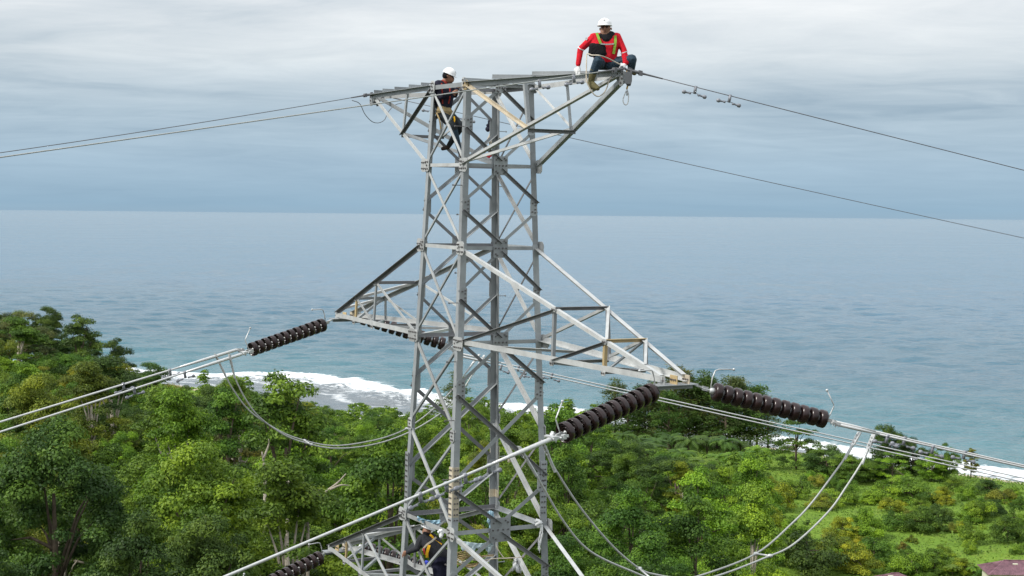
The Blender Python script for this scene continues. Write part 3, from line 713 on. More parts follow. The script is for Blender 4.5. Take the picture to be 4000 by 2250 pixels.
def lines(fine0, fine1, step, lo, hi, g=1.35):
    a = list(np.arange(fine0, fine1+.1, step)); s = step
    while a[-1] < hi: s *= g; a.append(min(a[-1]+s, hi))
    s = step
    while a[0] > lo: s *= g; a.insert(0, max(a[0]-s, lo))
    return np.array(a)
def grid(name, xs, ys, zf, mat):
    X, Y = np.meshgrid(xs, ys); Z = zf(X, Y); nx, ny = len(xs), len(ys)
    vs = np.c_[X.ravel(), Y.ravel(), Z.ravel()]
    i = np.arange(nx*ny).reshape(ny, nx); q = np.stack([i[:-1, :-1], i[:-1, 1:], i[1:, 1:], i[1:, :-1]], -1).reshape(-1, 4)
    o = mesh_obj(name, vs.tolist(), q.tolist(), mat, None, True)
    return o, X, Y
# ground material: leaf litter and grass; sand by the water
GM, t, b, out = new_mat('ground_grass'); ge = N(t, 'ShaderNodeNewGeometry'); sp = N(t, 'ShaderNodeSeparateXYZ'); t.links.new(ge.outputs['Position'], sp.inputs[0])
na = noise(t, ge.outputs['Position'], .06, 6, .65); nb = noise(t, ge.outputs['Position'], .5, 6, .7)
grass = ramp(t, mathn(t, 'ADD', mathn(t, 'MULTIPLY', na, .6), mathn(t, 'MULTIPLY', nb, .4)), [(.30, (.075, .125, .020)), (.43, (.125, .215, .030)), (.55, (.155, .25, .036)), (.66, (.19, .215, .05)), (.78, (.19, .15, .06))])
litter = ramp(t, nb, [(.3, (.022, .032, .010)), (.7, (.05, .055, .022))])
hill = ramp(t, mathn(t, 'DIVIDE', sp.outputs[2], 40.0), [(.22, 0.0), (.42, 1.0)])
c = mixc(t, hill, grass, litter)
at = N(t, 'ShaderNodeAttribute', attribute_name='shore')
sand = ramp(t, mathn(t, 'ADD', mathn(t, 'DIVIDE', at.outputs['Fac'], 30.0), mathn(t, 'MULTIPLY', mathn(t, 'SUBTRACT', nb, .5), .25)), [(.22, 1.0), (.34, 0.0)])
c = mixc(t, sand, c, (.48, .42, .31)); t.links.new(c, b.inputs['Base Color']); b.inputs['Roughness'].default_value = .95
b.inputs['Specular IOR Level'].default_value = .1
terrain, X, Y = grid('ground', lines(-220, 260, 6, -4000, 4000), lines(80, 780, 6, -4000, 1800), ground_np, GM)
tag(terrain, kind='structure')
a = terrain.data.attributes.new('shore', 'FLOAT', 'POINT'); a.data.foreach_set('value', shore_dist(X, Y).ravel().astype(np.float32))

WM, t, b, out = new_mat('sea_water'); ge = N(t, 'ShaderNodeNewGeometry'); at = N(t, 'ShaderNodeAttribute', attribute_name='offshore'); rf = N(t, 'ShaderNodeAttribute', attribute_name='reef')
P = ge.outputs['Position']; off = at.outputs['Fac']
w1 = noise(t, P, .055, 5, .6, .6, (.45, 1, 1), rot=(0, 0, -.25)); w2 = noise(t, P, .30, 4, .6, .3, (.5, 1, 1), rot=(0, 0, .15)); w0 = noise(t, P, .006, 4, .6, .4, (.5, 1, 1))
hgt = mathn(t, 'ADD', mathn(t, 'MULTIPLY', w1, 2.6), mathn(t, 'MULTIPLY', w2, 1.1))
bp = N(t, 'ShaderNodeBump'); bp.inputs['Strength'].default_value = 1.0; bp.inputs['Distance'].default_value = 1.0
t.links.new(hgt, bp.inputs['Height'])
deep = ramp(t, mathn(t, 'DIVIDE', off, 900.0), [(0.0, (.09, .20, .22)), (.10, (.045, .155, .19)), (.30, (.042, .122, .175)), (1.0, (.055, .145, .225))])
deep = mixc(t, ramp(t, w0, [(.35, 0.0), (.7, .25)]), deep, (.05, .135, .17))
# surf: broken foam lines that keep their distance from the shore
fn = noise(t, P, .045, 5, .65, .5); fn2 = noise(t, P, .35, 5, .7); fl = noise(t, P, .018, 3, .5)
ph = mathn(t, 'DIVIDE', mathn(t, 'SUBTRACT', off, rf.outputs['Fac']), 1.0)          # metres beyond the reef edge
ph = mathn(t, 'ADD', ph, mathn(t, 'MULTIPLY', mathn(t, 'SUBTRACT', fn, .5), 8.0))
main = ramp(t, mathn(t, 'DIVIDE', mathn(t, 'ADD', ph, 20.0), 100.0), [(.0, 0.0), (.06, .22), (.16, .34), (.22, .55), (.29, .97), (.39, .97), (.43, .25), (.47, .0)])
lace = ramp(t, mathn(t, 'ADD', mathn(t, 'MULTIPLY', fn2, .6), mathn(t, 'MULTIPLY', noise(t, P, .12, 6, .7, .8, (1, 2.2, 1)), .4)), [(.40, 0.0), (.56, 1.0)])
mainf = ramp(t, mathn(t, 'ADD', mathn(t, 'MULTIPLY', main, .95), mathn(t, 'MULTIPLY', mathn(t, 'SUBTRACT', lace, .6), .65)), [(.30, 0.0), (.72, 1.0)])
# thin lines on the reef flat and at the beach
lw = mathn(t, 'ADD', off, mathn(t, 'MULTIPLY', mathn(t, 'SUBTRACT', fl, .5), 40.0)); lw = mathn(t, 'ADD', lw, mathn(t, 'MULTIPLY', mathn(t, 'SUBTRACT', fn, .5), 12.0))
thin = ramp(t, mathn(t, 'DIVIDE', mathn(t, 'PINGPONG', lw, 13.0), 13.0), [(.80, 0.0), (.93, .8)])
thin = mathn(t, 'MULTIPLY', thin, ramp(t, mathn(t, 'DIVIDE', mathn(t, 'SUBTRACT', off, rf.outputs['Fac']), 40.0), [(.3, 1.0), (.7, 0.0)]))
thin = mathn(t, 'MULTIPLY', thin, lace)
edge = ramp(t, mathn(t, 'DIVIDE', mathn(t, 'ADD', off, mathn(t, 'MULTIPLY', fn, 8.0)), 20.0), [(.1, 1.0), (.55, 0.0)])
# lone breakers further out
bk = noise(t, P, .040, 3, .5, .3, (.4, 1.7, 1), (5.3, 2.2, 0)); lone = ramp(t, bk, [(.745, 0.0), (.765, 1.0)])
lone = mathn(t, 'MULTIPLY', lone, ramp(t, mathn(t, 'DIVIDE', off, 260.0), [(.30, 1.0), (.75, 1.0), (.95, 0.0)]))
foam = mathn(t, 'MAXIMUM', mathn(t, 'MAXIMUM', mainf, thin), mathn(t, 'MAXIMUM', mathn(t, 'MULTIPLY', edge, lace), lone))
shal = ramp(t, mathn(t, 'DIVIDE', mathn(t, 'SUBTRACT', off, rf.outputs['Fac']), 30.0), [(.0, 1.0), (.6, 0.0)])
col = mixc(t, shal, deep, (.125, .15, .165))
col = mixc(t, foam, col, (.80, .83, .85))
t.links.new(col, b.inputs['Base Color']); t.links.new(bp.outputs[0], b.inputs['Normal'])
wind = mathn(t, 'ADD', mathn(t, 'MULTIPLY', noise(t, P, .004, 8, .62, .5, (.35, 1.5, 1), rot=(0, 0, -.12)), .55), mathn(t, 'MULTIPLY', noise(t, P, .03, 6, .65, .4, (.3, 1.4, 1), rot=(0, 0, -.1)), .45))
rgh = mathn(t, 'ADD', ramp(t, wind, [(.38, .08), (.50, .13), (.60, .21)]), mathn(t, 'MULTIPLY', foam, .6), None, True); t.links.new(rgh, b.inputs['Roughness']); b.inputs['IOR'].default_value = 1.33
xs = lines(-330, 420, 5, -200000, 200000, 1.07); ys = lines(480, 1500, 3.6, -5000, 250000, 1.05)
def swell(X, Y):
    rg = np.random.RandomState(3); z = X*0; D = np.hypot(X, Y)
    for i in range(26):
        lam = 10.5*1.08**i; th = rg.normal(-.55, .42); k = 2*math.pi/lam; ph = rg.uniform(0, 6.28)
        env = .55+.45*np.sin(X*.011*rg.uniform(.5, 1.6)+rg.uniform(0, 6.28))*np.sin(Y*.007*rg.uniform(.5, 1.6)+rg.uniform(0, 6.28))
        fade = np.clip((lam*150-D)/(lam*60), 0, 1)
        z = z+(.0165 if lam < 24 else .0070)*lam*env*fade*np.sin(k*(X*math.sin(th)+Y*math.cos(th))+ph)
    off = -shore_dist(X, Y)
    z = z*np.clip(off/60-.2, .12, 1)*np.where((np.abs(X) < 1200), 1, 0)
    return z+.05
sea, X, Y = grid('sea', xs, ys, swell, WM); tag(sea, kind='structure')
a = sea.data.attributes.new('offshore', 'FLOAT', 'POINT'); a.data.foreach_set('value', (-shore_dist(X, Y)).ravel().astype(np.float32))
reefw = np.interp(X, [-400, -160, -100, -40, 20, 60, 100, 140], [20, 26, 62, 62, 40, 22, 8, 4])
a = sea.data.attributes.new('reef', 'FLOAT', 'POINT'); a.data.foreach_set('value', reefw.ravel().astype(np.float32))

# ------------------------------------------------------------------ vegetation
def leaf_mat(name, trans=.30, rough=.55):
    m, t, b, out = new_mat(name); oi = N(t, 'ShaderNodeObjectInfo'); at = N(t, 'ShaderNodeAttribute', attribute_name='tone')
    k = ramp(t, at.outputs['Fac'], [(0, (.42, .50, .50)), (.5, (1, 1, 1)), (1, (1.85, 1.60, 1.05))])
    c = mixc(t, 1.0, oi.outputs['Color'], k, 'MULTIPLY')
    t.links.new(c, b.inputs['Base Color']); b.inputs['Roughness'].default_value = rough; b.inputs['Specular IOR Level'].default_value = .25
    tr = N(t, 'ShaderNodeBsdfTranslucent'); t.links.new(c, tr.inputs[0]); mx = N(t, 'ShaderNodeMixShader'); mx.inputs[0].default_value = trans
    t.links.new(b.outputs[0], mx.inputs[1]); t.links.new(tr.outputs[0], mx.inputs[2]); t.links.new(mx.outputs[0], out.inputs[0])
    return m
LEAF = leaf_mat('foliage'); BARK = plain('bark', (.11, .085, .06), .9, 0, .35, 3, .5); BARK_PALE = plain('pale_bark', (.36, .32, .26), .9, 0, .3, 2, .4)
def leaf_mesh(name, C, Nn, size, aspect, tone, bend=.0):
    """many leaf-sized quads: centres C, normals Nn, sizes"""
    n = len(C); rnd = np.random.normal(size=(n, 3)); u = np.cross(Nn, rnd); u /= np.linalg.norm(u, axis=1)[:, None]+1e-9
    v = np.cross(Nn, u); su = (size*aspect)[:, None]; sv = size[:, None]
    V = np.stack([C-u*su, C-v*sv*.62+Nn*su*bend, C+u*su, C+v*sv*.62+Nn*su*bend], 1).reshape(-1, 3)
    return quad_mesh(name, V, tone)
def quad_mesh(name, V, tone):
    n = len(V)//4
    me = bpy.data.meshes.new(name); F = np.arange(4*n)
    me.vertices.add(4*n); me.vertices.foreach_set('co', np.asarray(V, np.float32).ravel()); me.loops.add(4*n); me.loops.foreach_set('vertex_index', F.astype(np.int32))
    me.polygons.add(n); me.polygons.foreach_set('loop_start', (np.arange(n)*4).astype(np.int32)); me.update(calc_edges=True)
    a = me.attributes.new('tone', 'FLOAT', 'FACE'); a.data.foreach_set('value', np.clip(tone, 0, 1).astype(np.float32))
    me.materials.append(LEAF); return me
def unit(n):
    d = np.random.normal(size=(n, 3)); return d/np.linalg.norm(d, axis=1)[:, None]
def clump_leaves(cc, cr, per, size, tone0, upb=.5, spread=.25):
    C = []; Nn = []; S = []; Tn = []
    for c, r, t0 in zip(cc, cr, tone0):
        m = int(per*(r**2)); d = unit(m); d[:, 2] = np.abs(d[:, 2])*.9-.25*np.random.rand(m); d /= np.linalg.norm(d, axis=1)[:, None]
        rad = r*np.abs(np.random.normal(.84, .17, m)); p = c+d*rad[:, None]*np.array([1, 1, .75])
        nn = d+np.array([0, 0, upb])+np.random.normal(size=(m, 3))*.45; nn /= np.linalg.norm(nn, axis=1)[:, None]
        C.append(p); Nn.append(nn); S.append(size*(.65+.7*np.random.rand(m))); Tn.append(t0+np.random.normal(size=m)*.19)
    return np.concatenate(C), np.concatenate(Nn), np.concatenate(S), np.concatenate(Tn)
def trunk_mesh(name, H, r, limbs, mat=BARK, lean=.0):
    mb = MB(); top = Vector((lean*H, 0, H*.72))
    mb.tube([Vector((0, 0, -1.0)), Vector((lean*H*.3, .1*r, H*.25)), Vector((lean*H*.6, -.2*r, H*.5)), top], [r*1.3, r, r*.75, r*.4], 8)
    for e in limbs:
        e = Vector(e); s = Vector((lean*H*.5, 0, H*random.uniform(.30, .55))); m = lerp(s, e, .5)+Vector((0, 0, (e-s).length*.12))
        mb.tube([s, m, e], [r*.45, r*.3, r*.1], 6)
    me = bpy.data.meshes.new(name); me.from_pydata([tuple(v) for v in mb.v], [], mb.f); me.update(); me.materials.append(mat)
    me.polygons.foreach_set('use_smooth', [True]*len(me.polygons)); return me
def broadleaf(H, R, nc, per=330, leaf=.120, shape='round', tone_sd=.22, cr=(.6, 1.45)):
    cc = []; rr = []
    while len(cc) < nc:
        d = unit(1)[0]
        if d[2] < (-.55 if shape == 'round' else -.8 if shape == 'tall' else -.3) and shape != 'full': continue
        k = random.uniform(.62, 1.05)
        lob = 1+.22*math.sin(3*math.atan2(d[1], d[0])+nc)+.12*math.sin(5*math.atan2(d[1], d[0])+nc*2)
        if shape == 'flat': z = H*.80+d[2]*H*.20*k; rad = R*1.15
        elif shape == 'tall': z = H*.55+d[2]*H*.46*k; rad = R*.75*(1.15-.5*max(d[2], 0))
        elif shape == 'layer':
            lvl = random.randint(0, 4); z = H*(.17+.19*lvl)+random.uniform(-.2, .2); rad = R*(1.15-.19*lvl); d[2] = 0
        elif shape == 'full': z = H*.50+d[2]*H*.45*k; rad = R
        elif shape == 'shrub': z = H*.12+abs(d[2])*H*.66*k; rad = R
        else: z = H*.58+d[2]*H*.38*k; rad = R
        lob = min(lob, 1.06/k)
        cc.append((d[0]*rad*k*lob, d[1]*rad*k*lob, z)); rr.append(random.uniform(*cr)*(.7 if shape == 'layer' else 1))
    cc = np.array(cc); tone = .48+np.random.normal(size=nc)*tone_sd
    C, Nn, S, Tn = clump_leaves(cc, rr, per, leaf, tone)
    ends = [cc[i] for i in np.random.choice(nc, min(9, nc), False)]
    return leaf_mesh('crown', C, Nn, S, np.random.uniform(.7, 1.3, len(S)), Tn, .18), trunk_mesh('trunk', H, H*.014+.06, ends, BARK if random.random() < .85 else BARK_PALE, random.uniform(-.05, .05))
TREES = [broadleaf(13, 5.2, 74), broadleaf(12, 4.4, 60), broadleaf(16, 5.4, 86), broadleaf(13, 5.8, 66, shape='flat'), broadleaf(18, 5.0, 80, shape='tall'), broadleaf(11, 4.4, 54, shape='full'),
         broadleaf(15, 5.8, 92), broadleaf(13, 4.8, 36, tone_sd=.28), broadleaf(15, 4.6, 60, shape='tall', tone_sd=.26), broadleaf(18, 6.4, 110, shape='full')]
FULL = [broadleaf(8.5, 4.2, 60, shape='full', cr=(.8, 1.4)), broadleaf(9.5, 4.0, 56, shape='full', cr=(.8, 1.4), tone_sd=.22)]
LAYER = [broadleaf(11, 5.0, 60, 400, .115, 'layer', cr=(.9, 1.4)), broadleaf(9, 4.6, 50, 400, .115, 'layer', cr=(.9, 1.4))]
SHRUBS = [broadleaf(4.5, 3.2, 34, 420, .105, 'shrub', cr=(.6, 1.2)), broadleaf(3.6, 2.8, 28, 420, .105, 'shrub', cr=(.5, 1.1)), broadleaf(5.5, 3.0, 36, 420, .105, 'shrub', cr=(.6, 1.2), tone_sd=.24), broadleaf(3.0, 2.6, 24, 420, .10, 'shrub', cr=(.5, 1.0))]
def casuarina(H):
    cc = []; rr = []
    for i in range(78):
        z = random.uniform(.18, 1.0); rad = (1.05-z)**.8*H*.23+.25; a = random.uniform(0, 6.28); k = random.uniform(.3, 1)
        cc.append((rad*k*math.cos(a), rad*k*math.sin(a), z*H)); rr.append(random.uniform(.7, 1.25))
    C = []; Nn = []; S = []; Tn = []
    for c, r in zip(cc, rr):
        m = 58; d = np.random.normal(size=(m, 3))*.5*r; d[:, 2] *= .9; C.append(np.array(c)+d); nn = unit(m); nn[:, 2] *= .4; nn /= np.linalg.norm(nn, axis=1)[:, None]
        Nn.append(nn); S.append(np.random.uniform(.30, .62, m)); Tn.append(np.full(m, random.gauss(.45, .18))+np.random.normal(size=m)*.1)
    ends = [cc[i] for i in range(0, 60, 4)]
    C = np.concatenate(C)
    me = leaf_mesh('crown', C, np.concatenate(Nn), np.concatenate(S), np.random.uniform(.12, .22, len(C)), np.concatenate(Tn))
    mb = MB(); mb.tube([Vector((0, 0, -1)), Vector((.15, 0, H*.5)), Vector((0, 0, H*.97))], [.3, .2, .04], 7)
    for e in ends: mb.tube([Vector((0, 0, max(1, e[2]-1.5))), Vector(e)], [.09, .03], 5)
    tm = bpy.data.meshes.new('trunk'); tm.from_pydata([tuple(v) for v in mb.v], [], mb.f); tm.update(); tm.materials.append(BARK)
    return me, tm
CASU = [casuarina(22), casuarina(19), casuarina(24)]
def palm(H, L, nf):
    C = []; Nn = []; u_ = []; V = []; tn = []
    for i in range(nf):
        a = 2.4*i+random.uniform(-.2, .2); e0 = random.uniform(.35, 1.4); d = np.array([math.cos(a), math.sin(a), 0]); p = np.array([0, 0, H]); sl = e0; prev = None
        side = np.array([-d[1], d[0], 0]); tt = random.gauss(.5, .15); seg = 12
        for s in range(seg):
            q = p+(d*math.cos(sl)+np.array([0, 0, math.sin(sl)]))*L/seg; sl -= (2.0+.6*random.random())/seg
            w = L*.15*math.sin(math.pi*min(1, (s+1.2)/(seg+.6)))+.05
            for sg in (-1, 1):
                tip = q+side*sg*w+d*L*.05-np.array([0, 0, w*.45]); V += [p, q, tip+(q-p)*.3, tip-(q-p)*.1]; tn.append(tt+random.gauss(0, .07))
            p = q
    V = np.array(V); n = len(V)//4
    me = bpy.data.meshes.new('fronds'); me.from_pydata(V.tolist(), [], np.arange(4*n).reshape(-1, 4).tolist()); me.update(); me.materials.append(LEAF)
    a = me.attributes.new('tone', 'FLOAT', 'FACE'); a.data.foreach_set('value', np.clip(tn, 0, 1).astype(np.float32))
    mb = MB(); mb.tube([Vector((0, 0, -1)), Vector((.1, 0, H*.5)), Vector((0, 0, H))], [.26, .2, .2], 8); tm = bpy.data.meshes.new('trunk'); tm.from_pydata([tuple(v) for v in mb.v], [], mb.f); tm.update(); tm.materials.append(BARK)
    return me, tm
PALMS = [palm(5.5, 4.2, 22), palm(3.5, 4.0, 20), palm(8, 3.8, 24), palm(1.2, 3.6, 18)]
TONES = {k: tuple(x*k_ for x, k_ in zip(v, (1.46, 1.34, 1.02))) for k, v in {'dark green': (.042, .088, .022), 'deep green': (.062, .135, .022), 'mid green': (.092, .175, .024), 'fresh green': (.115, .220, .024), 'olive': (.120, .162, .028), 'yellow-green': (.165, .215, .024), 'brownish olive': (.104, .122, .030), 'grey-green': (.080, .110, .048)}.items()}
VEG = {'n': 0}
def plant(name, proto, x, y, s, tone, label, cat, group, sz=None, rot=None, z=None, parts=('crown', 'trunk')):
    g = ground(x, y)-.25 if z is None else z
    root = empty(name, (x, y, g)); root.rotation_euler = (0, 0, random.uniform(0, 6.28) if rot is None else rot); root.scale = (s, s, sz or s)
    tag(root, label, cat, group)
    c = TONES[tone]; j = [random.uniform(.86, 1.16) for _ in range(2)]
    col = (c[0]*j[0]*random.uniform(.9, 1.12), c[1]*j[0], c[2]*j[0], 1)
    for me, nm in zip(proto, parts):
        o = link_mesh(nm, me, root); o.color = col
    VEG['n'] += 1
    return root
def zone_words(u, v):
    h = 'at the left edge' if u < 350 else 'under the left conductors' if u < 850 else 'below far jumper loop' if u < 1450 else 'behind the tower' if u < 2200 else 'right of the tower' if u < 2700 else 'below near jumper loop' if u < 3200 else 'near right edge'
    d = 'on the sea ridge' if v < 1500 else 'on the upper slope' if v < 1750 else 'on the middle slope' if v < 2000 else 'near the bottom edge'
    return d, h
# hillside forest
cells = {}
def ok(x, y, r):
    ci, cj = int(x//10), int(y//10)
    for i in (ci-1, ci, ci+1):
        for j in (cj-1, cj, cj+1):
            for a, b2, r2 in cells.get((i, j), ()):
                if (a-x)**2+(b2-y)**2 < (.5*(r+r2))**2: return False
    return True
def is_open(u, v, y):
    """grassy lowland seen on the right"""
    return u > 2960+max(0, (1900-v))*.2 and v > 1770
special = []
_tt = np.arange(90.0, 900, .8)
def foot(u, v, up=0.0):
    """where the ray of a photo pixel meets the terrain (raised by up)"""
    d = np.array(uvpx(u, v)); P = np.array(CAM)[None]+_tt[:, None]*d[None]
    m = P[:, 2] <= ground_np(P[:, 0], P[:, 1])+up; i = int(np.argmax(m)) if m.any() else len(_tt)-1
    return Vector(P[i]), float(_tt[i])
def place_px(name, proto, u, v, wpx, hpx, tone, label, cat, group, zg=None):
    """stand a plant on the ground where the pixel of its foot meets the terrain"""
    p, tt = foot(u, v); x, y = p.x, p.y; w = wpx/F_PX*tt; h = hpx/F_PX*tt
    pw = PW[id(proto[0])]; s = w/pw[0]; sz = h/pw[1]
    special.append((x, y, w*.5))
    return plant(name, proto, x, y, s, tone, label, cat, group, sz)
PW = {}
for pr in TREES+FULL+LAYER+SHRUBS+CASU+PALMS:
    n = len(pr[0].vertices); co = np.empty(n*3, np.float32); pr[0].vertices.foreach_get('co', co); co = co.reshape(-1, 3)
    PW[id(pr[0])] = (float(np.percentile(co[:, 0], 97)-np.percentile(co[:, 0], 3)), float(np.percentile(co[:, 2], 99)))
# shore trees: tall feathery casuarinas on the beach, seen behind the near insulators
cas = [(2400, 1730, 120, 230), (2455, 1738, 110, 180), (2520, 1742, 130, 225), (2580, 1745, 120, 210), (2635, 1745, 140, 290), (2690, 1748, 130, 255), (2745, 1750, 140, 275), (2800, 1752, 120, 225),
       (2850, 1755, 140, 265), (2905, 1757, 120, 230), (2955, 1760, 130, 235), (3000, 1762, 110, 185), (1780, 1660, 110, 205), (2610, 1760, 120, 215), (2830, 1765, 130, 200), (2550, 1735, 120, 240), (2665, 1738, 120, 270), (2715, 1740, 120, 240), (2770, 1742, 120, 250), (2880, 1748, 120, 250), (2930, 1750, 120, 215), (2490, 1732, 120, 200)]
for i, (u, v, w, h) in enumerate(cas):
    w *= 1.2; h *= 1.08 if u > 2000 else 1.0
    place_px('casuarina_tree', CASU[i % 3], u, v, w, h, ('grey-green', 'dark green', 'dark green', 'grey-green')[i % 4],
             'lone pointed casuarina tree behind the tower body, against the surf' if u < 2000 else 'tall feathery casuarina tree behind the near insulators', 'tree', 'casuarina trees on the beach')
low = [('layered', 3110, 1835, 170, 145, 'deep green', 'layered dark green tree beside the surf under the right insulator'), ('round', 3565, 1856, 105, 105, 'dark green', 'round dark tree standing alone on the beach'),
       ('round', 3478, 1850, 120, 135, 'dark green', 'loose tree with bare stems left of the round dark beach tree'), ('layered', 3483, 1895, 150, 95, 'fresh green', 'light green layered tree below the round dark beach tree'),
       ('round', 3640, 1880, 90, 75, 'fresh green', 'light green bush right of the round dark beach tree'), ('round', 3697, 1885, 80, 110, 'deep green', 'slim dark green tree by the surf at right'), ('tall', 3792, 1865, 45, 85, 'brownish olive', 'small brown pointed tree at the edge of the surf'),
       ('round', 3230, 1865, 150, 90, 'dark green', 'dark bushy tree in front of the surf'), ('round', 3330, 1885, 130, 80, 'deep green', 'dark tree at the grove edge under the conductors'), ('round', 3410, 1880, 90, 70, 'dark green', 'dark low tree beside the bare-stemmed tree')]
for k, u, v, w, h, tn, lb in low:
    w *= 1.15; h *= 1.35
    pr = LAYER[0] if k == 'layered' else TREES[8] if k == 'tall' else FULL[int(u) % 2]
    place_px('beach_tree', pr, u, v, w, h, tn, lb, 'tree', 'trees along the beach')
# shrubs scattered over the grassy lowland
shr = [(3053, 1950, 80, 60, 2), (3125, 1945, 110, 80, 1), (3845, 1930, 110, 52, 0), (3783, 1955, 78, 55, 3), (3545, 1960, 190, 85, 2), (3449, 1966, 140, 75, 3), (3676, 1966, 85, 60, 4), (3667, 2038, 78, 62, 0), (3594, 2076, 132, 88, 1), (3492, 2066, 105, 66, 1), (3386, 2110, 105, 112, 3),
       (3816, 2038, 112, 76, 3), (3884, 2014, 75, 58, 0), (3792, 2120, 115, 80, 2), (3937, 2120, 115, 95, 1), (3792, 2160, 54, 40, 3), (3526, 2150, 42, 32, 6), (3546, 2180, 60, 44, 1), (3681, 2176, 75, 44, 2), (3415, 2182, 115, 75, 1), (3290, 2110, 115, 85, 4), (3290, 1976, 125, 70, 2), (3208, 1990, 95, 60, 5),
       (3043, 1992, 115, 95, 4), (3155, 2050, 26, 20, 0), (3960, 2060, 90, 66, 2), (3730, 1920, 80, 50, 2), (3920, 1965, 90, 50, 5), (3980, 1990, 60, 48, 1), (3600, 1990, 70, 46, 2), (3720, 2080, 50, 36, 5), (3480, 2000, 80, 52, 4), (3340, 2235, 150, 100, 4), (3150, 2240, 260, 150, 0),
       (3652, 2235, 120, 80, 2), (3560, 2250, 130, 80, 3), (3240, 2180, 110, 90, 5), (3090, 2130, 130, 100, 3), (3750, 2245, 90, 60, 4), (3010, 2080, 120, 90, 4), (3870, 2262, 90, 60, 1), (3480, 2225, 90, 60, 1), (2985, 2190, 150, 110, 2), (3990, 2165, 60, 40, 2), (3700, 2030, 40, 28, 2), (3560, 2120, 44, 30, 5)]
tn_ = ['dark green', 'deep green', 'mid green', 'fresh green', 'yellow-green', 'olive', 'brownish olive']
rs = random.Random(11)
for _ in range(75):
    v = rs.uniform(1890, 2255); u = rs.uniform(2960, 4010)
    if 3080 < u < 3360 and 1950 < v < 2120 or (3420 < u < 4000 and 2085 < v < 2200) or (v > 2150 and u > 3780) or (3600 < u and 1985 < v < 2030): continue
    w = rs.uniform(28, 95)*(.75+.4*(v-1850)/400); shr.append((u, v, w, w*rs.uniform(.5, .85), rs.choice([0, 1, 1, 2, 2, 3, 3, 4, 5])))
for i, (u, v, w, h, k) in enumerate(shr):
    w *= 1.05; h *= 1.1
    u2 = 'left part of the meadow' if u < 3350 else 'middle of the meadow' if u < 3700 else 'right edge of the meadow'
    place_px('shrub', SHRUBS[i % 4], u, v, w, h, tn_[k], '%s %s shrub, %s, %s' % ('large' if w > 105 else 'small' if w < 60 else 'medium', tn_[k], u2, 'close to the surf' if v < 1980 else 'half way down' if v < 2130 else 'by the bottom edge'), 'shrub', 'shrubs scattered over the grassy lowland')
# palms below the casuarinas and along the lower slope
pal = [(2430, 1775, 100, 90), (2490, 1790, 110, 95), (2560, 1800, 110, 90), (2620, 1790, 120, 100), (2690, 1800, 120, 100), (2760, 1795, 120, 95), (2830, 1805, 120, 100), (2890, 1800, 110, 85), (2530, 1830, 130, 100), (2660, 1845, 130, 95), (2480, 1850, 130, 100), (2740, 1880, 120, 95),
       (2890, 1860, 130, 100), (2790, 1930, 120, 95), (2830, 1980, 110, 90), (2570, 1870, 110, 90), (2960, 1830, 110, 90), (3720, 2255, 60, 50), (3880, 2258, 70, 60), (3800, 2250, 60, 46), (2810, 1850, 100, 80), (2700, 1920, 110, 85), (230, 1310, 100, 80), (350, 1330, 90, 80)]
for i, (u, v, w, h) in enumerate(pal):
    place_px('palm_tree', PALMS[i % 3], u, v, w, h, 'dark green' if i < 9 else 'mid green' if i % 3 else 'deep green',
             'green palm with drooping fronds ' + ('under the casuarinas on the beach' if i < 9 or i in (16, 20) else 'on the ridge at the left edge' if u < 500 else 'beside the purple roof' if u > 3500 else 'among bushes right of the tower'), 'palm', 'palms on the lowland')
NC = 16000
cy_ = np.where(np.random.rand(NC) < .7, 110+520*np.sqrt(np.random.rand(NC)), np.random.uniform(110, 360, NC)); cx_ = np.random.uniform(-.36, .40, NC)*cy_
cg = ground_np(cx_, cy_); csd = shore_dist(cx_, cy_)
# keep only spots whose tree top shows over the canopy in front
vis = np.ones(NC, bool)
for f in (.35, .5, .65, .75, .85, .93):
    hz = CAM_Z+(cg+13.5-CAM_Z)*f
    gx = ground_np(cx_*f, cy_*f)
    vis &= hz > gx+(7.5 if f > .6 else 6)
spx = np.array([(a, b2, c2) for a, b2, c2 in special])
DEAD_Y = foot(1125, 2010, 19.0)[1]+2
chosen = []
for x, y, g, sd, vs_ in zip(cx_, cy_, cg, csd, vis):
    if not vs_ or sd < 14 or g < 1.5: continue
    x, y, g = float(x), float(y), float(g)
    u, v, z = px((x, y, g)); ut, vt, _ = px((x, y, g+13))
    if u < -120 or u > 4120 or vt > 2330 or v > 2900: continue
    if is_open(u, v, y): continue
    if 960 < u < 1420 and vt < 2190 and y < DEAD_Y: continue          # clearing in front of the dead trunks
    if 2360 < u < 3040 and y > 455: continue
    r = random.choice([random.uniform(4.6, 6.2), random.uniform(5.8, 7.6), random.uniform(6.4, 8.6), random.uniform(7.5, 10.0)])
    if g < 9: r *= .78
    if not ok(x, y, r): continue
    if (((spx[:, 0]-x)**2+(spx[:, 1]-y)**2) < (spx[:, 2]*.7+2)**2).any(): continue
    cells.setdefault((int(x//10), int(y//10)), []).append((x, y, r)); chosen.append((x, y, g, r, u, v, vt))
chosen.sort(key=lambda c: c[1])
cov = np.zeros((160, 290), bool); keep = []
for c_ in chosen:
    x, y, g, r, u, v, vt = c_; hw = .42*r*1.3/y*F_PX; vb = vt+(v-vt)*.75
    i0, i1 = int(max(0, vt//16)), int(min(159, vb//16)); j0, j1 = int(max(0, (u-hw+300)//16)), int(min(289, (u+hw+300)//16))
    if i1 < i0 or j1 < j0: continue
    blk = cov[i0:i1+1, j0:j1+1]
    if (~blk).mean() < .06: continue
    blk[:] = True; keep.append(c_)
chosen = keep
chosen.sort(key=lambda c: -c[3]/c[1])
NFOREST = len(chosen)
rest = chosen[300:]; chosen = chosen[:300]
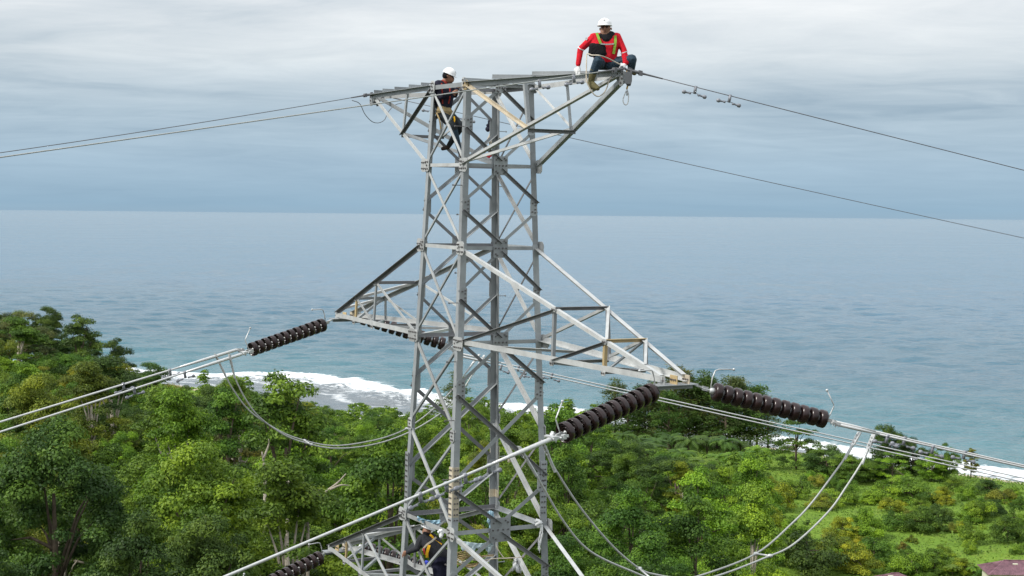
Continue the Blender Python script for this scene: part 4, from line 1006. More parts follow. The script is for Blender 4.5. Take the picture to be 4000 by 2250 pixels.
SIL = [(-200, 1160), (0, 1185), (160, 1225), (310, 1245), (440, 1340), (515, 1445), (575, 1405), (620, 1470), (670, 1500), (810, 1480), (1020, 1465), (1085, 1505), (1150, 1570), (1240, 1615), (1340, 1632), (1430, 1565), (1525, 1645), (1600, 1645),
       (1700, 1600), (1866, 1565), (2040, 1645), (2170, 1615), (2300, 1585), (2370, 1645), (2440, 1700), (2500, 1760), (2620, 1800), (2800, 1800), (3000, 1760), (3100, 1720), (3300, 1790), (4200, 1890)]
def top_limit(x, y, g, h):
    """tree height kept under the canopy line of the photograph"""
    u, v, z = px((x, y, g+h)); lim = float(np.interp(u, [a for a, _ in SIL], [b2 for _, b2 in SIL]))+random.uniform(-52, 6)
    return h if v >= lim else h-(lim-v)*z/F_PX
def forest_tone(x, y, u, g):
    f = math.sin(x*.045+1.3)+math.sin(y*.038+x*.021)+.8*math.sin(x*.09-y*.07)+random.gauss(0, .9)
    lst = ['dark green', 'deep green', 'olive', 'mid green', 'deep green', 'fresh green', 'olive', 'mid green']
    if u < 520 and y > 330: lst = ['dark green', 'grey-green', 'dark green', 'deep green', 'mid green']
    elif u > 2550 and g < 16: lst = ['deep green', 'mid green', 'mid green', 'fresh green', 'fresh green', 'yellow-green']
    elif 2150 < u < 2950: lst = ['dark green', 'dark green', 'dark green', 'deep green', 'deep green']
    elif random.random() < .03: return 'brownish olive'
    return lst[max(0, min(len(lst)-1, int((f+2.6)/5.2*len(lst))))]
for x, y, g, r, u, v, vt in chosen:
    tone = forest_tone(x, y, u, g)
    i = random.randrange(len(TREES)); pr = TREES[i]; s = r*1.30/PW[id(pr[0])][0]; szf = random.uniform(.85, 1.25)
    hh = s*szf*PW[id(pr[0])][1]; h2 = top_limit(x, y, g, hh)
    if h2 < 3.2: continue
    if h2 < hh: q_ = max(.62, h2/hh); szf *= h2/hh; s *= q_**.5
    form = ('round', 'round', 'round', 'flat-topped', 'tall', 'compact', 'broad', 'patchy', 'tall', 'broad')[i]
    d, h = zone_words(u, vt)
    plant('broadleaf_tree', pr, x, y, s, tone, '%s %s broadleaf tree %s, %s' % (form, tone, d, h), 'tree', 'broadleaf trees of the hillside forest', s*szf)
# big dark trees right of the tower
for u, v, w, h, tn, lb in ((2300, 1990, 300, 330, 'deep green', 'huge dark green tree just right of the tower, below the near insulator string'), (2450, 2040, 260, 320, 'dark green', 'large dark tree beside the huge tree right of the tower'), (2640, 2120, 300, 330, 'dark green', 'large dark tree between the near jumper cables'), (2240, 2200, 220, 200, 'mid green', 'bushy mid green tree under the huge tree, beside the tower leg')):
    place_px('broadleaf_tree', TREES[9] if w > 250 else TREES[6], u, v, w, h, tn, lb, 'tree', 'broadleaf trees of the hillside forest')
# pale dead trunks left of the tower
def dead(u, v, hpx, lb, branches):
    p, tt = foot(u, v, 19.0); k = tt/F_PX; mb = MB()
    for pl_ in branches:
        ps = [RT*(a-u)*k+UP*(v-b)*k+FW*random.uniform(-.4, .4) for a, b in pl_]
        r0 = 8.5*k*(1 if pl_ is branches[0] else .62); mb.tube(smooth_track(ps, 4), r0, 7, True, r0*.3)
    low = RT*0-Vector((0, 0, 19.5)); mb.tube([low, RT*(branches[0][0][0]-u)*k+UP*(v-branches[0][0][1])*k], 6.5*k, 7)
    o = mb.build('dead_tree', BARK_PALE, None, True); o.location = p; tag(o, lb, 'dead tree', 'pale dead trunks on the slope')
dead(1125, 2010, 180, 'forked pale dead trunk left of the tower', [[(1122, 2020), (1124, 1950), (1128, 1890), (1135, 1840)], [(1126, 1890), (1105, 1855), (1088, 1815)], [(1124, 1990), (1150, 1955), (1172, 1920)]])
dead(1205, 2030, 170, 'curved pale leaning trunk with bare twigs left of the tower', [[(1203, 2035), (1225, 1975), (1270, 1925), (1320, 1885), (1352, 1850)], [(1290, 1912), (1330, 1895), (1365, 1898)], [(1245, 1945), (1248, 1905)]])
dead(1030, 1860, 80, 'short pale broken trunk under green foliage', [[(1035, 1860), (1030, 1810), (1024, 1765)], [(1030, 1790), (1048, 1740), (1050, 1715)]])
# undergrowth filling the forest floor, and grass tufts in the open
def scatter(name, n, cond, zr, size, tones, col, label, cat):
    xs_ = []; k = 0
    y = 110+540*np.sqrt(np.random.rand(n*3)); x = np.random.uniform(-.36, .40, n*3)*y; g = ground_np(x, y); sd = shore_dist(x, y)
    q = np.c_[x, y, g]-np.array(CAM); fwv, rtv, upv = np.array(FW), np.array(RT), np.array(UP); zc = q@fwv; u = 2000+F_PX*(q@rtv)/zc; v = 1125-F_PX*(q@upv)/zc
    m = (sd > 10) & (u > -100) & (u < 4100) & (v < 2420) & cond(u, v, x, y, g)
    x, y, g = x[m][:n], y[m][:n], g[m][:n]; m_ = len(x)
    C = np.c_[x, y, g+np.random.uniform(zr[0], zr[1], m_)]; nn = unit(m_); nn[:, 2] = np.abs(nn[:, 2])+.5; nn /= np.linalg.norm(nn, axis=1)[:, None]
    tone = np.clip(.45+.22*np.sin(x*.35+np.sin(y*.2)*2)+np.random.normal(size=m_)*.15, 0, 1)
    me = leaf_mesh(name, C, nn, np.random.uniform(*size, m_), np.random.uniform(.6, 1.4, m_), tone, .15)
    o = link_mesh(name, me); o.color = (*col, 1); tag(o, label, cat, kind='stuff'); return o
scatter('undergrowth', 90000, lambda u, v, x, y, g: ~((u > 2960) & (v > 1770)), (.1, 1.3), (.15, .4), None, TONES['dark green'], 'green leafy undergrowth between the forest trees', 'undergrowth')
scatter('grass', 90000, lambda u, v, x, y, g: (u > 2900) & (v > 1770), (.05, .7), (.12, .40), None, (.155, .25, .035), 'bright green grass of the open lowland', 'grass')
if rest:
    Cs = []; cnt = 0
    vs_all = []; tn_all = []
    for x, y, g, r, u, v, vt in rest:
        pr = TREES[random.randrange(len(TREES))]; me = pr[0]; n = len(me.vertices); co = np.empty(n*3, np.float32); me.vertices.foreach_get('co', co); co = co.reshape(-1, 4, 3)
        tn0 = np.empty(len(me.polygons), np.float32); me.attributes['tone'].data.foreach_get('value', tn0)
        pick = np.random.rand(len(co)) < .05; co = co[pick]*(r*1.28/PW[id(me)][0]); ctr = co.mean(1, keepdims=True); co = ctr+(co-ctr)*3.3
        hh = PW[id(me)][1]*r*1.28/PW[id(me)][0]; h2 = top_limit(x, y, g, hh*.85)
        if h2 < 2.5: continue
        co[:, :, 2] *= h2/hh
        vs_all.append(co.reshape(-1, 3)+np.array([x, y, g-.2])); tn_all.append(tn0[pick])
    me = quad_mesh('distant_forest', np.concatenate(vs_all), np.concatenate(tn_all)); o = link_mesh('distant_forest', me); o.color = (*TONES['mid green'], 1)
    tag(o, 'far green forest canopy near the shore', 'forest', kind='stuff')

# ------------------------------------------------------------------ house under the slope, lower right corner
def house(name, ur, vr, ul, width, depth, wall_h, rise, ang, label, parts=True):
    roofm = bpy.data.materials.get('purple_roof_sheet') or plain('purple_roof_sheet', (.17, .085, .105), .6, .0, .35, 1.2)
    wallm = bpy.data.materials.get('cream_render') or plain('cream_render', (.62, .60, .48), .9, 0, .12, .8)
    dk = bpy.data.materials.get('dark_opening') or plain('dark_opening', (.03, .03, .03), .4)
    g = 5.5
    p = on_z(ul, vr, g+wall_h+rise); root = empty(name, (p.x, p.y, g))
    root.rotation_euler = (0, 0, ang); tag(root, label, 'house', 'houses at the bottom edge')
    W, D, h = width, depth, wall_h; ov = .6
    mb = MB(); X, Yv, Z = Vector((1, 0, 0)), Vector((0, 1, 0)), Vector((0, 0, 1))
    mb.box(Vector((W/2+.9, 0, h/2-.5)), X*(W/2-.1), Yv*(D/2), Z*(h/2+.5)); mb.build('wall', wallm, root)
    # hipped roof with sheet ribs
    a = [Vector((0, -D/2-ov, h)), Vector((W+1.8, -D/2-ov, h)), Vector((W+1.8, D/2+ov, h)), Vector((0, D/2+ov, h)), Vector((D/2, 0, h+rise)), Vector((W+1.8-D/2, 0, h+rise))]
    for q in ([0, 1, 5, 4], [2, 3, 4, 5], [3, 0, 4], [1, 2, 5]):
        mb = MB(); P_ = [a[i] for i in q]; nrm = (P_[1]-P_[0]).cross(P_[2]-P_[0]).normalized()
        m = len(q); mb.add(P_+[v-nrm*.06 for v in P_], [tuple(range(m)), tuple(range(2*m-1, m-1, -1))]+[(i, m+i, m+(i+1) % m, (i+1) % m) for i in range(m)])
        e0, e1 = P_[0], P_[1]; top0 = P_[-1]; top1 = P_[2]
        k = int((e1-e0).length/.45)
        for i in range(1, k):
            t_ = i/k; b_ = lerp(e0, e1, t_)
            if m == 4: tt_ = lerp(top0, top1, t_)
            else: tt_ = lerp(b_, top1 if m == 3 else top0, .92)
            mb.tube([b_+nrm*.02, tt_+nrm*.02], .035, 4)
        mb.build('roof_slope', roofm, root)
    mb = MB(); mb.tube([a[4]+Z*.05, a[5]+Z*.05], .12, 6); mb.build('ridge_cap', roofm, root)
    for x in (2.6, 6.4, 10.2):
        mb = MB(); mb.box(Vector((x+.9, -D/2-.02, h*.55)), X*.55, Yv*.05, Z*.55); w = mb.build('window', wallm, root)
        mb = MB(); mb.box(Vector((x+.9, -D/2-.06, h*.55)), X*.46, Yv*.03, Z*.46); mb.build('pane', dk, w)
    mb = MB(); mb.box(Vector((4.5+.9, -D/2-.03, 1.0)), X*.45, Yv*.05, Z*1.0); mb.build('door', dk, root)
    mb = MB(); mb.box(Vector((W*.42, -1.2, h+rise*.72)), X*.5, Yv*.25, Z*.18); mb.build('skylight', wallm, root)
    return root
house('house', 3900, 2187, 3838, 15, 8.5, 2.8, 2.0, -.05, 'low cream house with a purplish sheet roof in the bottom right corner')
house('shed', 3440, 2240, 3432, 5, 5, 2.2, 1.2, .1, 'small purple shed roof peeping over the bottom edge among bushes')

# ------------------------------------------------------------------ people
def cloth(name, col, var=.25, bump=.6): return plain(name, col, .85, 0, var, 9, bump, .2)
RED = cloth('red_shirt', (.58, .012, .025), .18); JEANS = cloth('blue_jeans', (.035, .06, .085)); DENIM_D = cloth('dark_trousers', (.022, .027, .03)); BLACK = cloth('black_fabric', (.010, .010, .012))
OLIVE = cloth('olive_boots', (.13, .115, .055)); SKIN = plain('skin', (.30, .15, .095), .55, 0, .12, 14); GLOVE = cloth('white_glove', (.80, .80, .80), .08); NAVY = cloth('navy_shirt', (.020, .020, .035)); GREYJ = cloth('charcoal_jacket', (.030, .031, .036)); NAVYT = cloth('navy_trousers', (.012, .013, .03))
HELM = plain('white_helmet', (.86, .86, .86), .3, 0, .02, 4); LIME = cloth('lime_webbing', (.20, .36, .05), .1); YEL = cloth('yellow_webbing', (.75, .42, .02), .15); ORANGE = cloth('orange_webbing', (.30, .04, .03), .2); ROPE = cloth('pale_rope', (.55, .49, .40), .15); TAN = cloth('tan_webbing', (.36, .27, .14), .2); GREYD = cloth('grey_print', (.35, .36, .35)); WHITE = cloth('white_cloth', (.75, .76, .76), .1); BLUE = cloth('blue_cloth', (.05, .07, .42), .2); SOLE = cloth('dark_shoe', (.05, .035, .03))
def hull_mesh(bm, balls):
    vs = []
    for p, r in balls:
        for a in range(5):
            th = math.pi*(a+.0)/4
            for b in range(8 if 0 < a < 4 else 1):
                ph = 2*math.pi*b/8
                vs.append(bm.verts.new(Vector(p)+Vector((math.sin(th)*math.cos(ph), math.sin(th)*math.sin(ph), math.cos(th)))*r))
    bmesh.ops.convex_hull(bm, input=vs)
def body(name, hulls, parent, org, voxel=.013):
    """one continuous skin over all limbs: hulls = [(material, [(point, radius), ...])]"""
    me = bpy.data.meshes.new(name+'_raw'); bmA = bmesh.new()
    for mt, balls in hulls:
        bm = bmesh.new(); hull_mesh(bm, [(p-org, r) for p, r in balls]); tmp = bpy.data.meshes.new('t'); 
        loose = [v for v in bm.verts if not v.link_faces]; bmesh.ops.delete(bm, geom=loose, context='VERTS'); bm.to_mesh(tmp); bmA.from_mesh(tmp); bm.free(); bpy.data.meshes.remove(tmp)
    bmA.to_mesh(me); bmA.free()
    o = bpy.data.objects.new(name+'_raw', me); COL.objects.link(o)
    m = o.modifiers.new('r', 'REMESH'); m.mode = 'VOXEL'; m.voxel_size = voxel
    m = o.modifiers.new('s', 'SMOOTH'); m.factor = .5; m.iterations = 3
    dg = bpy.context.evaluated_depsgraph_get(); me2 = bpy.data.meshes.new_from_object(o.evaluated_get(dg)); bpy.data.objects.remove(o)
    mats = []
    for mt, _ in hulls:
        if mt not in mats: mats.append(mt)
    me2.materials.clear()
    for mt in mats: me2.materials.append(mt)
    n = len(me2.polygons); cc = np.empty(n*3, np.float32); me2.polygons.foreach_get('center', cc); cc = cc.reshape(-1, 3)
    best = np.full(n, 1e9); idx = np.zeros(n, np.int32)
    for mt, balls in hulls:
        k = len(balls)
        for i in range(k):
            for j in range(i, k):
                a, ra = balls[i]; b, rb = balls[j]; a = np.array(a-org); b = np.array(b-org)
                for t_ in np.linspace(0, 1, 5 if i != j else 1):
                    d = np.linalg.norm(cc-(a+(b-a)*t_), axis=1)-(ra+(rb-ra)*t_)
                    m_ = d < best; best[m_] = d[m_]; idx[m_] = mats.index(mt)
    me2.polygons.foreach_set('material_index', idx); me2.polygons.foreach_set('use_smooth', [True]*n); me2.name = name
    b_ = bpy.data.objects.new(name, me2); COL.objects.link(b_); b_.parent = parent
    return b_
def ribbon(pts, w, nrm, th=.004):
    """flat strap along points; nrm roughly faces outwards"""
    mb = MB(); P_ = smooth_track(pts, 5)
    vs = []; fs = []
    for i, p in enumerate(P_):
        d = (P_[min(i+1, len(P_)-1)]-P_[max(i-1, 0)]).normalized(); s_ = d.cross(nrm).normalized()*w/2; n_ = s_.cross(d).normalized()*th
        vs += [p-s_-n_, p+s_-n_, p+s_+n_, p-s_+n_]
    for i in range(len(P_)-1):
        for k in range(4): fs.append((4*i+k, 4*i+(k+1) % 4, 4*i+4+(k+1) % 4, 4*i+4+k))
    fs += [(3, 2, 1, 0), tuple(len(vs)-4+k for k in range(4))]
    mb.add(vs, fs); return mb
def helmet(parent, org, c, front, up, r, emblem=True):
    front = (front-up*front.dot(up)).normalized(); sd = up.cross(front)
    mb = MB(); n = 24; vs = []; fs = []; R_ = 9
    for i in range(R_+1):
        th = math.pi*.5*i/R_; 
        for k in range(n):
            a = 2*math.pi*k/n; q = math.cos(th); ridge = 1+.05*max(0, math.cos(a*2))*math.sin(th)
            vs.append(c+(front*math.cos(a)*1.14+sd*math.sin(a))*r*q+up*r*1.0*math.sin(th)*ridge)
    for i in range(R_):
        for k in range(n): fs.append((i*n+k, i*n+(k+1) % n, (i+1)*n+(k+1) % n, (i+1)*n+k))
    b0 = len(vs)
    for k in range(n):
        a = 2*math.pi*k/n; ex = 1.08+.30*max(0, math.cos(a))**2
        vs.append(c+(front*math.cos(a)*1.14+sd*math.sin(a))*r*ex-up*r*.12)
    for k in range(n): fs.append((k, b0+k, b0+(k+1) % n, (k+1) % n))
    b1 = len(vs)
    for k in range(n):
        a = 2*math.pi*k/n; vs.append(c+(front*math.cos(a)*1.10+sd*math.sin(a)*.96)*r*.97-up*r*.13)
    for k in range(n): fs.append((b0+k, b1+k, b1+(k+1) % n, b0+(k+1) % n))
    mb.add([v-org for v in vs], fs); h = mb.build('hard_hat', HELM, parent, True)
    if emblem:
        e = c+(front*1.05*.84+sd*.06)*r+up*r*.62-org; nn = (front*1.0+up*.75).normalized(); t1 = sd; t2 = nn.cross(t1)
        mb = MB(); s_ = r*.20; q = [e+nn*.006-t2*s_*-1.0, e+nn*.006+t1*s_*.8+t2*s_*-.8, e+nn*.006-t1*s_*.8+t2*s_*-.8]
        mb.add(q+[v-nn*.01 for v in q], [(0, 1, 2), (5, 4, 3), (0, 3, 4, 1), (1, 4, 5, 2), (2, 5, 3, 0)]); mb.build('emblem', GREYD, h)
    return h
def hand(mat, wrist, knuck, spread, bendv, ln=.075, r=.0095):
    """palm and five unequal bent fingers"""
    H = [(mat, [(wrist, .028), (knuck+spread*.03, .017), (knuck-spread*.03, .017)])]
    d = (knuck-wrist).normalized()
    for i, (o_, l_) in enumerate(((-.036, .82), (-.012, 1.0), (.012, .95), (.035, .72))):
        a = knuck+spread*o_; b = a+d*ln*l_*.5+bendv*ln*.12; c = b+d*ln*l_*.28+bendv*ln*.42
        H += [(mat, [(a, r*1.1), (b, r)]), (mat, [(b, r), (c, r*.85)])]
    a = lerp(wrist, knuck, .35)-spread*.035; b = a-spread*.03+d*.02; c = b+d*.03+bendv*.02
    H += [(mat, [(a, r*1.3), (b, r*1.1)]), (mat, [(b, r*1.1), (c, r*.9)])]
    return H
def face(parent, org, hc, front, up, r):
    """eyes, brows, nose, mouth, ears on a head of radius r"""
    front = (front-up*front.dot(up)).normalized(); sd = up.cross(front); c = hc-org
    mb = MB()
    for s_ in (-1, 1): mb = MB(); mb.ball(c+front*r*.90+sd*s_*r*.36+up*r*.08, r*.10, 8, 5); mb.build('eye', BLACK, parent, True)
    for s_ in (-1, 1): mb = MB(); mb.tube([c+front*r*.96+sd*s_*r*.18+up*r*.26, c+front*r*.90+sd*s_*r*.58+up*r*.24], r*.05, 6); mb.build('eyebrow', BLACK, parent, True)
    mb = MB(); mb.tube([c+front*r*.97+up*r*.08, c+front*r*1.13-up*r*.22], r*.09, 7, True, r*.17); mb.ball(c+front*r*1.08-up*r*.25, r*.18, 8, 5); mb.build('nose', SKIN, parent, True)
    mb = MB(); mb.tube([c+front*r*.93+sd*s_*r*.26-up*r*.56 if s_ else c+front*r*1.0-up*r*.55 for s_ in (-1, 0, 1)], r*.055, 6); mb.build('mouth', plain('lips', (.20, .07, .06)) if 'lips' not in bpy.data.materials else bpy.data.materials['lips'], parent, True)
    for s_ in (-1, 1): mb = MB(); mb.ball(c+sd*s_*r*.98-up*r*.02-front*r*.05, r*.24, 8, 5, (.5, .5, 1)); mb.build('ear', SKIN, parent, True)

# --- worker in red, squatting on the near top arm
D1 = 27.30
def A1(x, y, w=0.0): return at_depth(2180+x/3.6225, 20+y/3.6225, D1-w)
org = A1(650, 940, 0)
w1 = empty('person', org); tag(w1, 'person in red shirt, white helmet and white gloves squatting on the top cross-arm tip', 'person')
front1 = (A1(560, 330, .9)-A1(660, 325, 0)).normalized()
H = [(RED, [(A1(500, 455, -.03), .075), (A1(835, 450, -.03), .075), (A1(560, 580, .03), .115), (A1(765, 580, .03), .115), (A1(600, 740, .02), .125), (A1(730, 740, .02), .12)]),
     (DENIM_D, [(A1(590, 820, -.04), .12), (A1(740, 820, -.04), .12), (A1(660, 770, 0), .12)]),
     (RED, [(A1(490, 470, 0), .070), (A1(318, 625, .04), .056)]), (RED, [(A1(318, 625, .04), .056), (A1(285, 835, .10), .046)]),
     (RED, [(A1(845, 465, 0), .070), (A1(930, 640, .06), .058)]), (RED, [(A1(930, 640, .06), .058), (A1(955, 815, .14), .048)]),
     (BLACK, [(A1(625, 425, .05), .05), (A1(755, 415, .0), .06), (A1(680, 490, .075), .07), (A1(700, 430, -.06), .06)]),
     (SKIN, [(A1(672, 330, .02), .093), (A1(640, 395, .055), .052), (A1(668, 390, .03), .06)]),
     (BLACK, [(A1(480, 575, .10), .05), (A1(630, 580, .12), .05), (A1(470, 690, .09), .055), (A1(640, 690, .12), .055)]),
     (JEANS, [(A1(590, 830, .0), .105), (A1(565, 790, .38), .088)]), (JEANS, [(A1(565, 790, .38), .088), (A1(500, 940, .34), .068)]),
     (OLIVE, [(A1(505, 925, .34), .070), (A1(468, 1070, .29), .056)]), (OLIVE, [(A1(462, 1100, .28), .058), (A1(475, 1150, .30), .055), (A1(560, 1178, .37), .042)]),
     (JEANS, [(A1(740, 830, .0), .105), (A1(1045, 765, .10), .085)]), (JEANS, [(A1(1045, 765, .10), .085), (A1(1035, 930, -.08), .06)]), (OLIVE, [(A1(1035, 930, -.08), .055), (A1(1080, 960, .02), .045)])]
sp = (A1(320, 930, .1)-A1(250, 930, .1)).normalized()
H += hand(GLOVE, A1(290, 868, .10), A1(285, 930, .13), sp, (A1(0, 100, .0)-A1(0, 0, .0)).normalized())
H += hand(GLOVE, A1(945, 845, .16), A1(905, 880, .20), (A1(40, 60)-A1(0, 0)).normalized(), (A1(0, 100, .0)-A1(0, 0, .0)).normalized())
body('body', H, w1, org, .010)
face(w1, org, A1(672, 335, .02), front1, UP, .098)
helmet(w1, org, A1(660, 285, .01), front1, (UP*1.0+front1*.05).normalized(), .118)
for ps in ([A1(548, 395, .02), A1(575, 470, .135), A1(603, 545, .17)], [A1(805, 400, .0), A1(812, 480, .10), A1(805, 570, .15), A1(785, 690, .14)]):
    mb = ribbon([p-org for p in ps], .042, -FW, .006); mb.build('harness_strap', LIME, w1)
mb = ribbon([p-org for p in (A1(600, 548, .175), A1(700, 555, .175), A1(790, 548, .16))], .022, -FW); mb.build('harness_strap', GREYD, w1)
for ps in ([A1(280, 590, .075), A1(315, 622, .11), A1(368, 640, .075)], [A1(885, 690, .09), A1(935, 668, .13), A1(985, 655, .085)]):
    mb = ribbon([p-org for p in ps], .014, -FW); mb.build('sleeve_stripe', WHITE, w1)
mb = ribbon([p-org for p in (A1(392, 490, .07), A1(410, 462, .075))], .035, -FW); mb.build('sleeve_patch', WHITE, w1)
def rope_thing(name, pts, r, mat, label, cat='rope', grp=None):
    c_ = smooth_track(pts, 6); mb = MB(); mb.tube([p-c_[0] for p in c_], r, 7); o = mb.build(name, mat, None, True); o.location = c_[0]; tag(o, label, cat, grp); return o
rope_thing('safety_rope', [A1(760, 1010, .2), A1(715, 1090, .25), A1(690, 1170, .27), A1(645, 1245, .30), A1(575, 1290, .35), A1(510, 1265, .38), A1(440, 1160, .39), A1(402, 1060, .38), A1(400, 900, .30), A1(402, 760, .22), A1(410, 690, .17), A1(480, 708, .27), A1(580, 712, .49), A1(690, 745, .34), A1(780, 790, .24), A1(880, 840, .21)], .0105, ROPE, 'pale safety rope looping around the knee and boot of the worker in red')
ln = rope_thing('hook_lanyard', [A1(965, 900, .2), A1(980, 960, .2), A1(975, 1060, .2), A1(985, 1120, .2), A1(972, 1190, .2)], .014, YEL, 'yellow lanyard with a steel snap hook hanging from the near arm tip', 'lanyard')
mb = MB(); q = [A1(972, 1190, .2), A1(985, 1215, .2), A1(998, 1290, .2), A1(985, 1385, .2), A1(955, 1412, .2), A1(928, 1385, .2), A1(920, 1330, .2), A1(945, 1260, .2), A1(968, 1210, .2)]; o_ = ln.location
mb.tube([p-o_ for p in smooth_track(q, 4)], .009, 7); mb.box(A1(975, 1250, .2)-o_, RT*.012, FW*.010, UP*.035); mb.build('snap_hook', ZINC, ln, True)

# --- worker in navy, standing inside the top of the tower
D2 = 31.80
def A2(x, y, w=0.0): return at_depth(1600+x/3.45, 220+y/3.45, D2-w)
org = A2(620, 1330, 0); w2 = empty('person', org); tag(w2, 'person in navy shirt and white helmet standing inside the tower top', 'person')
fr2 = (RT*.93-FW*.25-UP*.35).normalized()
H = [(NAVY, [(A2(385, 375, .07), .085), (A2(545, 400, -.07), .08), (A2(400, 540, .03), .12), (A2(520, 540, -.02), .115), (A2(425, 690, .02), .11), (A2(495, 690, .0), .11)]),
     (DENIM_D, [(A2(430, 770, .04), .125), (A2(520, 780, -.03), .115)]), (SKIN, [(A2(470, 330, 0), .055), (A2(500, 290, 0), .055)]),
     (SKIN, [(A2(528, 268, 0), .093), (A2(565, 320, .01), .055), (A2(540, 315, 0), .06)]), (ORANGE, [(A2(440, 345, .03), .045), (A2(480, 360, .04), .04)]),
     (DENIM_D, [(A2(450, 800, .06), .105), (A2(590, 950, .17), .078)]), (JEANS, [(A2(590, 950, .17), .078), (A2(680, 1290, .08), .050)]), (SOLE, [(A2(685, 1320, .08), .045), (A2(715, 1370, .14), .036)]),
     (DENIM_D, [(A2(540, 800, -.05), .105), (A2(685, 950, .05), .088)]), (DENIM_D, [(A2(685, 950, .05), .088), (A2(530, 1200, -.12), .052)]), (SOLE, [(A2(515, 1225, -.12), .05), (A2(445, 1245, -.06), .04)]),
     (NAVY, [(A2(370, 385, .09), .068), (A2(410, 555, .18), .053)]), (NAVY, [(A2(410, 555, .18), .053), (A2(560, 500, .22), .043)]),
     (NAVY, [(A2(560, 410, -.08), .064), (A2(615, 530, -.04), .05)]), (NAVY, [(A2(615, 530, -.04), .05), (A2(640, 440, .08), .04)]), (TAN, [(A2(420, 735, .07), .105), (A2(510, 745, .03), .10)])]
H += hand(SKIN, A2(575, 495, .22), A2(620, 480, .24), UP, -FW*-1.0, .07); H += hand(SKIN, A2(645, 430, .08), A2(665, 400, .1), RT, FW, .07)
body('body', H, w2, org, .011)
upp = (UP-fr2*UP.dot(fr2)).normalized(); face(w2, org, A2(532, 272, 0), fr2, upp, .096); helmet(w2, org, A2(535, 235, 0), fr2, (upp+RT*.10).normalized(), .118)
mb = MB(); mb.ball(A2(495, 260, 0)-org, .09, 10, 7, (.9, 1.05, .9)); mb.build('hair', BLACK, w2, True)
for ps, mt in (([A2(430, 360, .12), A2(440, 480, .165), A2(445, 640, .15)], ORANGE), ([A2(540, 420, .09), A2(545, 540, .12), A2(525, 640, .12)], ORANGE), ([A2(360, 760, .13), A2(400, 850, .20), A2(420, 980, .2)], TAN), ([A2(600, 810, .09), A2(605, 870, .15), A2(575, 960, .16)], YEL)):
    mb = ribbon([p-org for p in ps], .028, -FW); mb.build('harness_strap', mt, w2)
# hanging rope and tools behind the rear leg
D3 = 33.0
def A3(x, y, w=0.0): return at_depth(1850+x/5.575, 420+y/5.575, D3-w)
o3 = A3(380, 300, 0); tb = empty('tool_bundle', o3); tag(tb, 'bundle of dark cloth, tan rope and a red rag hanging behind the rear tower leg', 'bundle')
for nm, mt, ps, r in (('dark_cloth', NAVY, [(385, 270), (345, 360), (320, 440), (310, 500)], .05), ('rope_coil', ROPE, [(380, 560), (330, 640), (310, 720), (370, 780), (400, 700), (390, 600), (360, 560), (350, 700), (385, 800)], .016),
                      ('pink_rag', SKIN, [(260, 840), (240, 900), (215, 960), (250, 940)], .035), ('red_rag', RED, [(370, 1010), (330, 1050), (290, 1080), (350, 1060)], .045), ('rope_tail', TAN, [(330, 650), (350, 800), (375, 900), (370, 1000)], .012), ('hung_cord', ROPE, [(560, 660), (590, 690), (600, 720), (560, 745)], .012)):
    c_ = smooth_track([A3(x, y, random.uniform(0, .1))-o3 for x, y in ps], 4); mb = MB(); mb.tube(c_, [r*(.7+.5*math.sin(i*.8)**2) for i in range(len(c_))], 8); mb.build(nm, mt, tb, True)

# --- worker in charcoal, bent over inside the tower near the bottom edge
D4 = 31.75
def A4(x, y, w=0.0): return at_depth(1500+x/5.3675, 1980+y/5.3675, D4-w)
org = A4(1200, 1950, 0); w3 = empty('person', org); tag(w3, 'person in charcoal jacket and yellow harness bending inside the tower, bottom edge', 'person')
H = [(GREYJ, [(A4(800, 670, .05), .095), (A4(1010, 640, -.08), .095), (A4(960, 880, .10), .13), (A4(1150, 860, -.02), .12), (A4(1090, 1000, .06), .145), (A4(1230, 1010, -.02), .135)]),
     (NAVYT, [(A4(1110, 1120, .06), .16), (A4(1270, 1130, -.03), .145)]), (NAVYT, [(A4(1120, 1170, .06), .12), (A4(1140, 1520, .16), .092)]), (NAVYT, [(A4(1140, 1520, .16), .092), (A4(1150, 1880, .02), .06)]),
     (NAVYT, [(A4(1270, 1170, -.05), .12), (A4(1290, 1520, .05), .092)]), (NAVYT, [(A4(1290, 1520, .05), .092), (A4(1300, 1880, -.08), .06)]), (SOLE, [(A4(1140, 1920, .02), .05), (A4(1060, 1945, .1), .04)]), (SOLE, [(A4(1295, 1920, -.08), .05), (A4(1220, 1945, -.02), .04)]),
     (GREYJ, [(A4(760, 690, .08), .08), (A4(690, 880, .12), .062)]), (GREYJ, [(A4(690, 880, .12), .062), (A4(500, 950, .14), .048)]), (GREYJ, [(A4(1010, 650, -.1), .08), (A4(1140, 720, -.24), .06)]), (GREYJ, [(A4(1140, 720, -.24), .06), (A4(1210, 830, -.26), .048)]),
     (BLACK, [(A4(890, 540, .0), .075), (A4(910, 600, 0), .07)]), (SKIN, [(A4(900, 500, -.02), .092), (A4(860, 540, -.05), .06)])]
H += hand(SKIN, A4(475, 950, .14), A4(430, 965, .15), UP, -UP, .07); H += hand(SKIN, A4(1220, 850, -.26), A4(1240, 890, -.26), RT, RT, .07)
body('body', H, w3, org, .012)
helmet(w3, org, A4(945, 440, -.02), (-RT*.8-UP*.4+FW*.4), (UP+RT*.35).normalized(), .118, False)
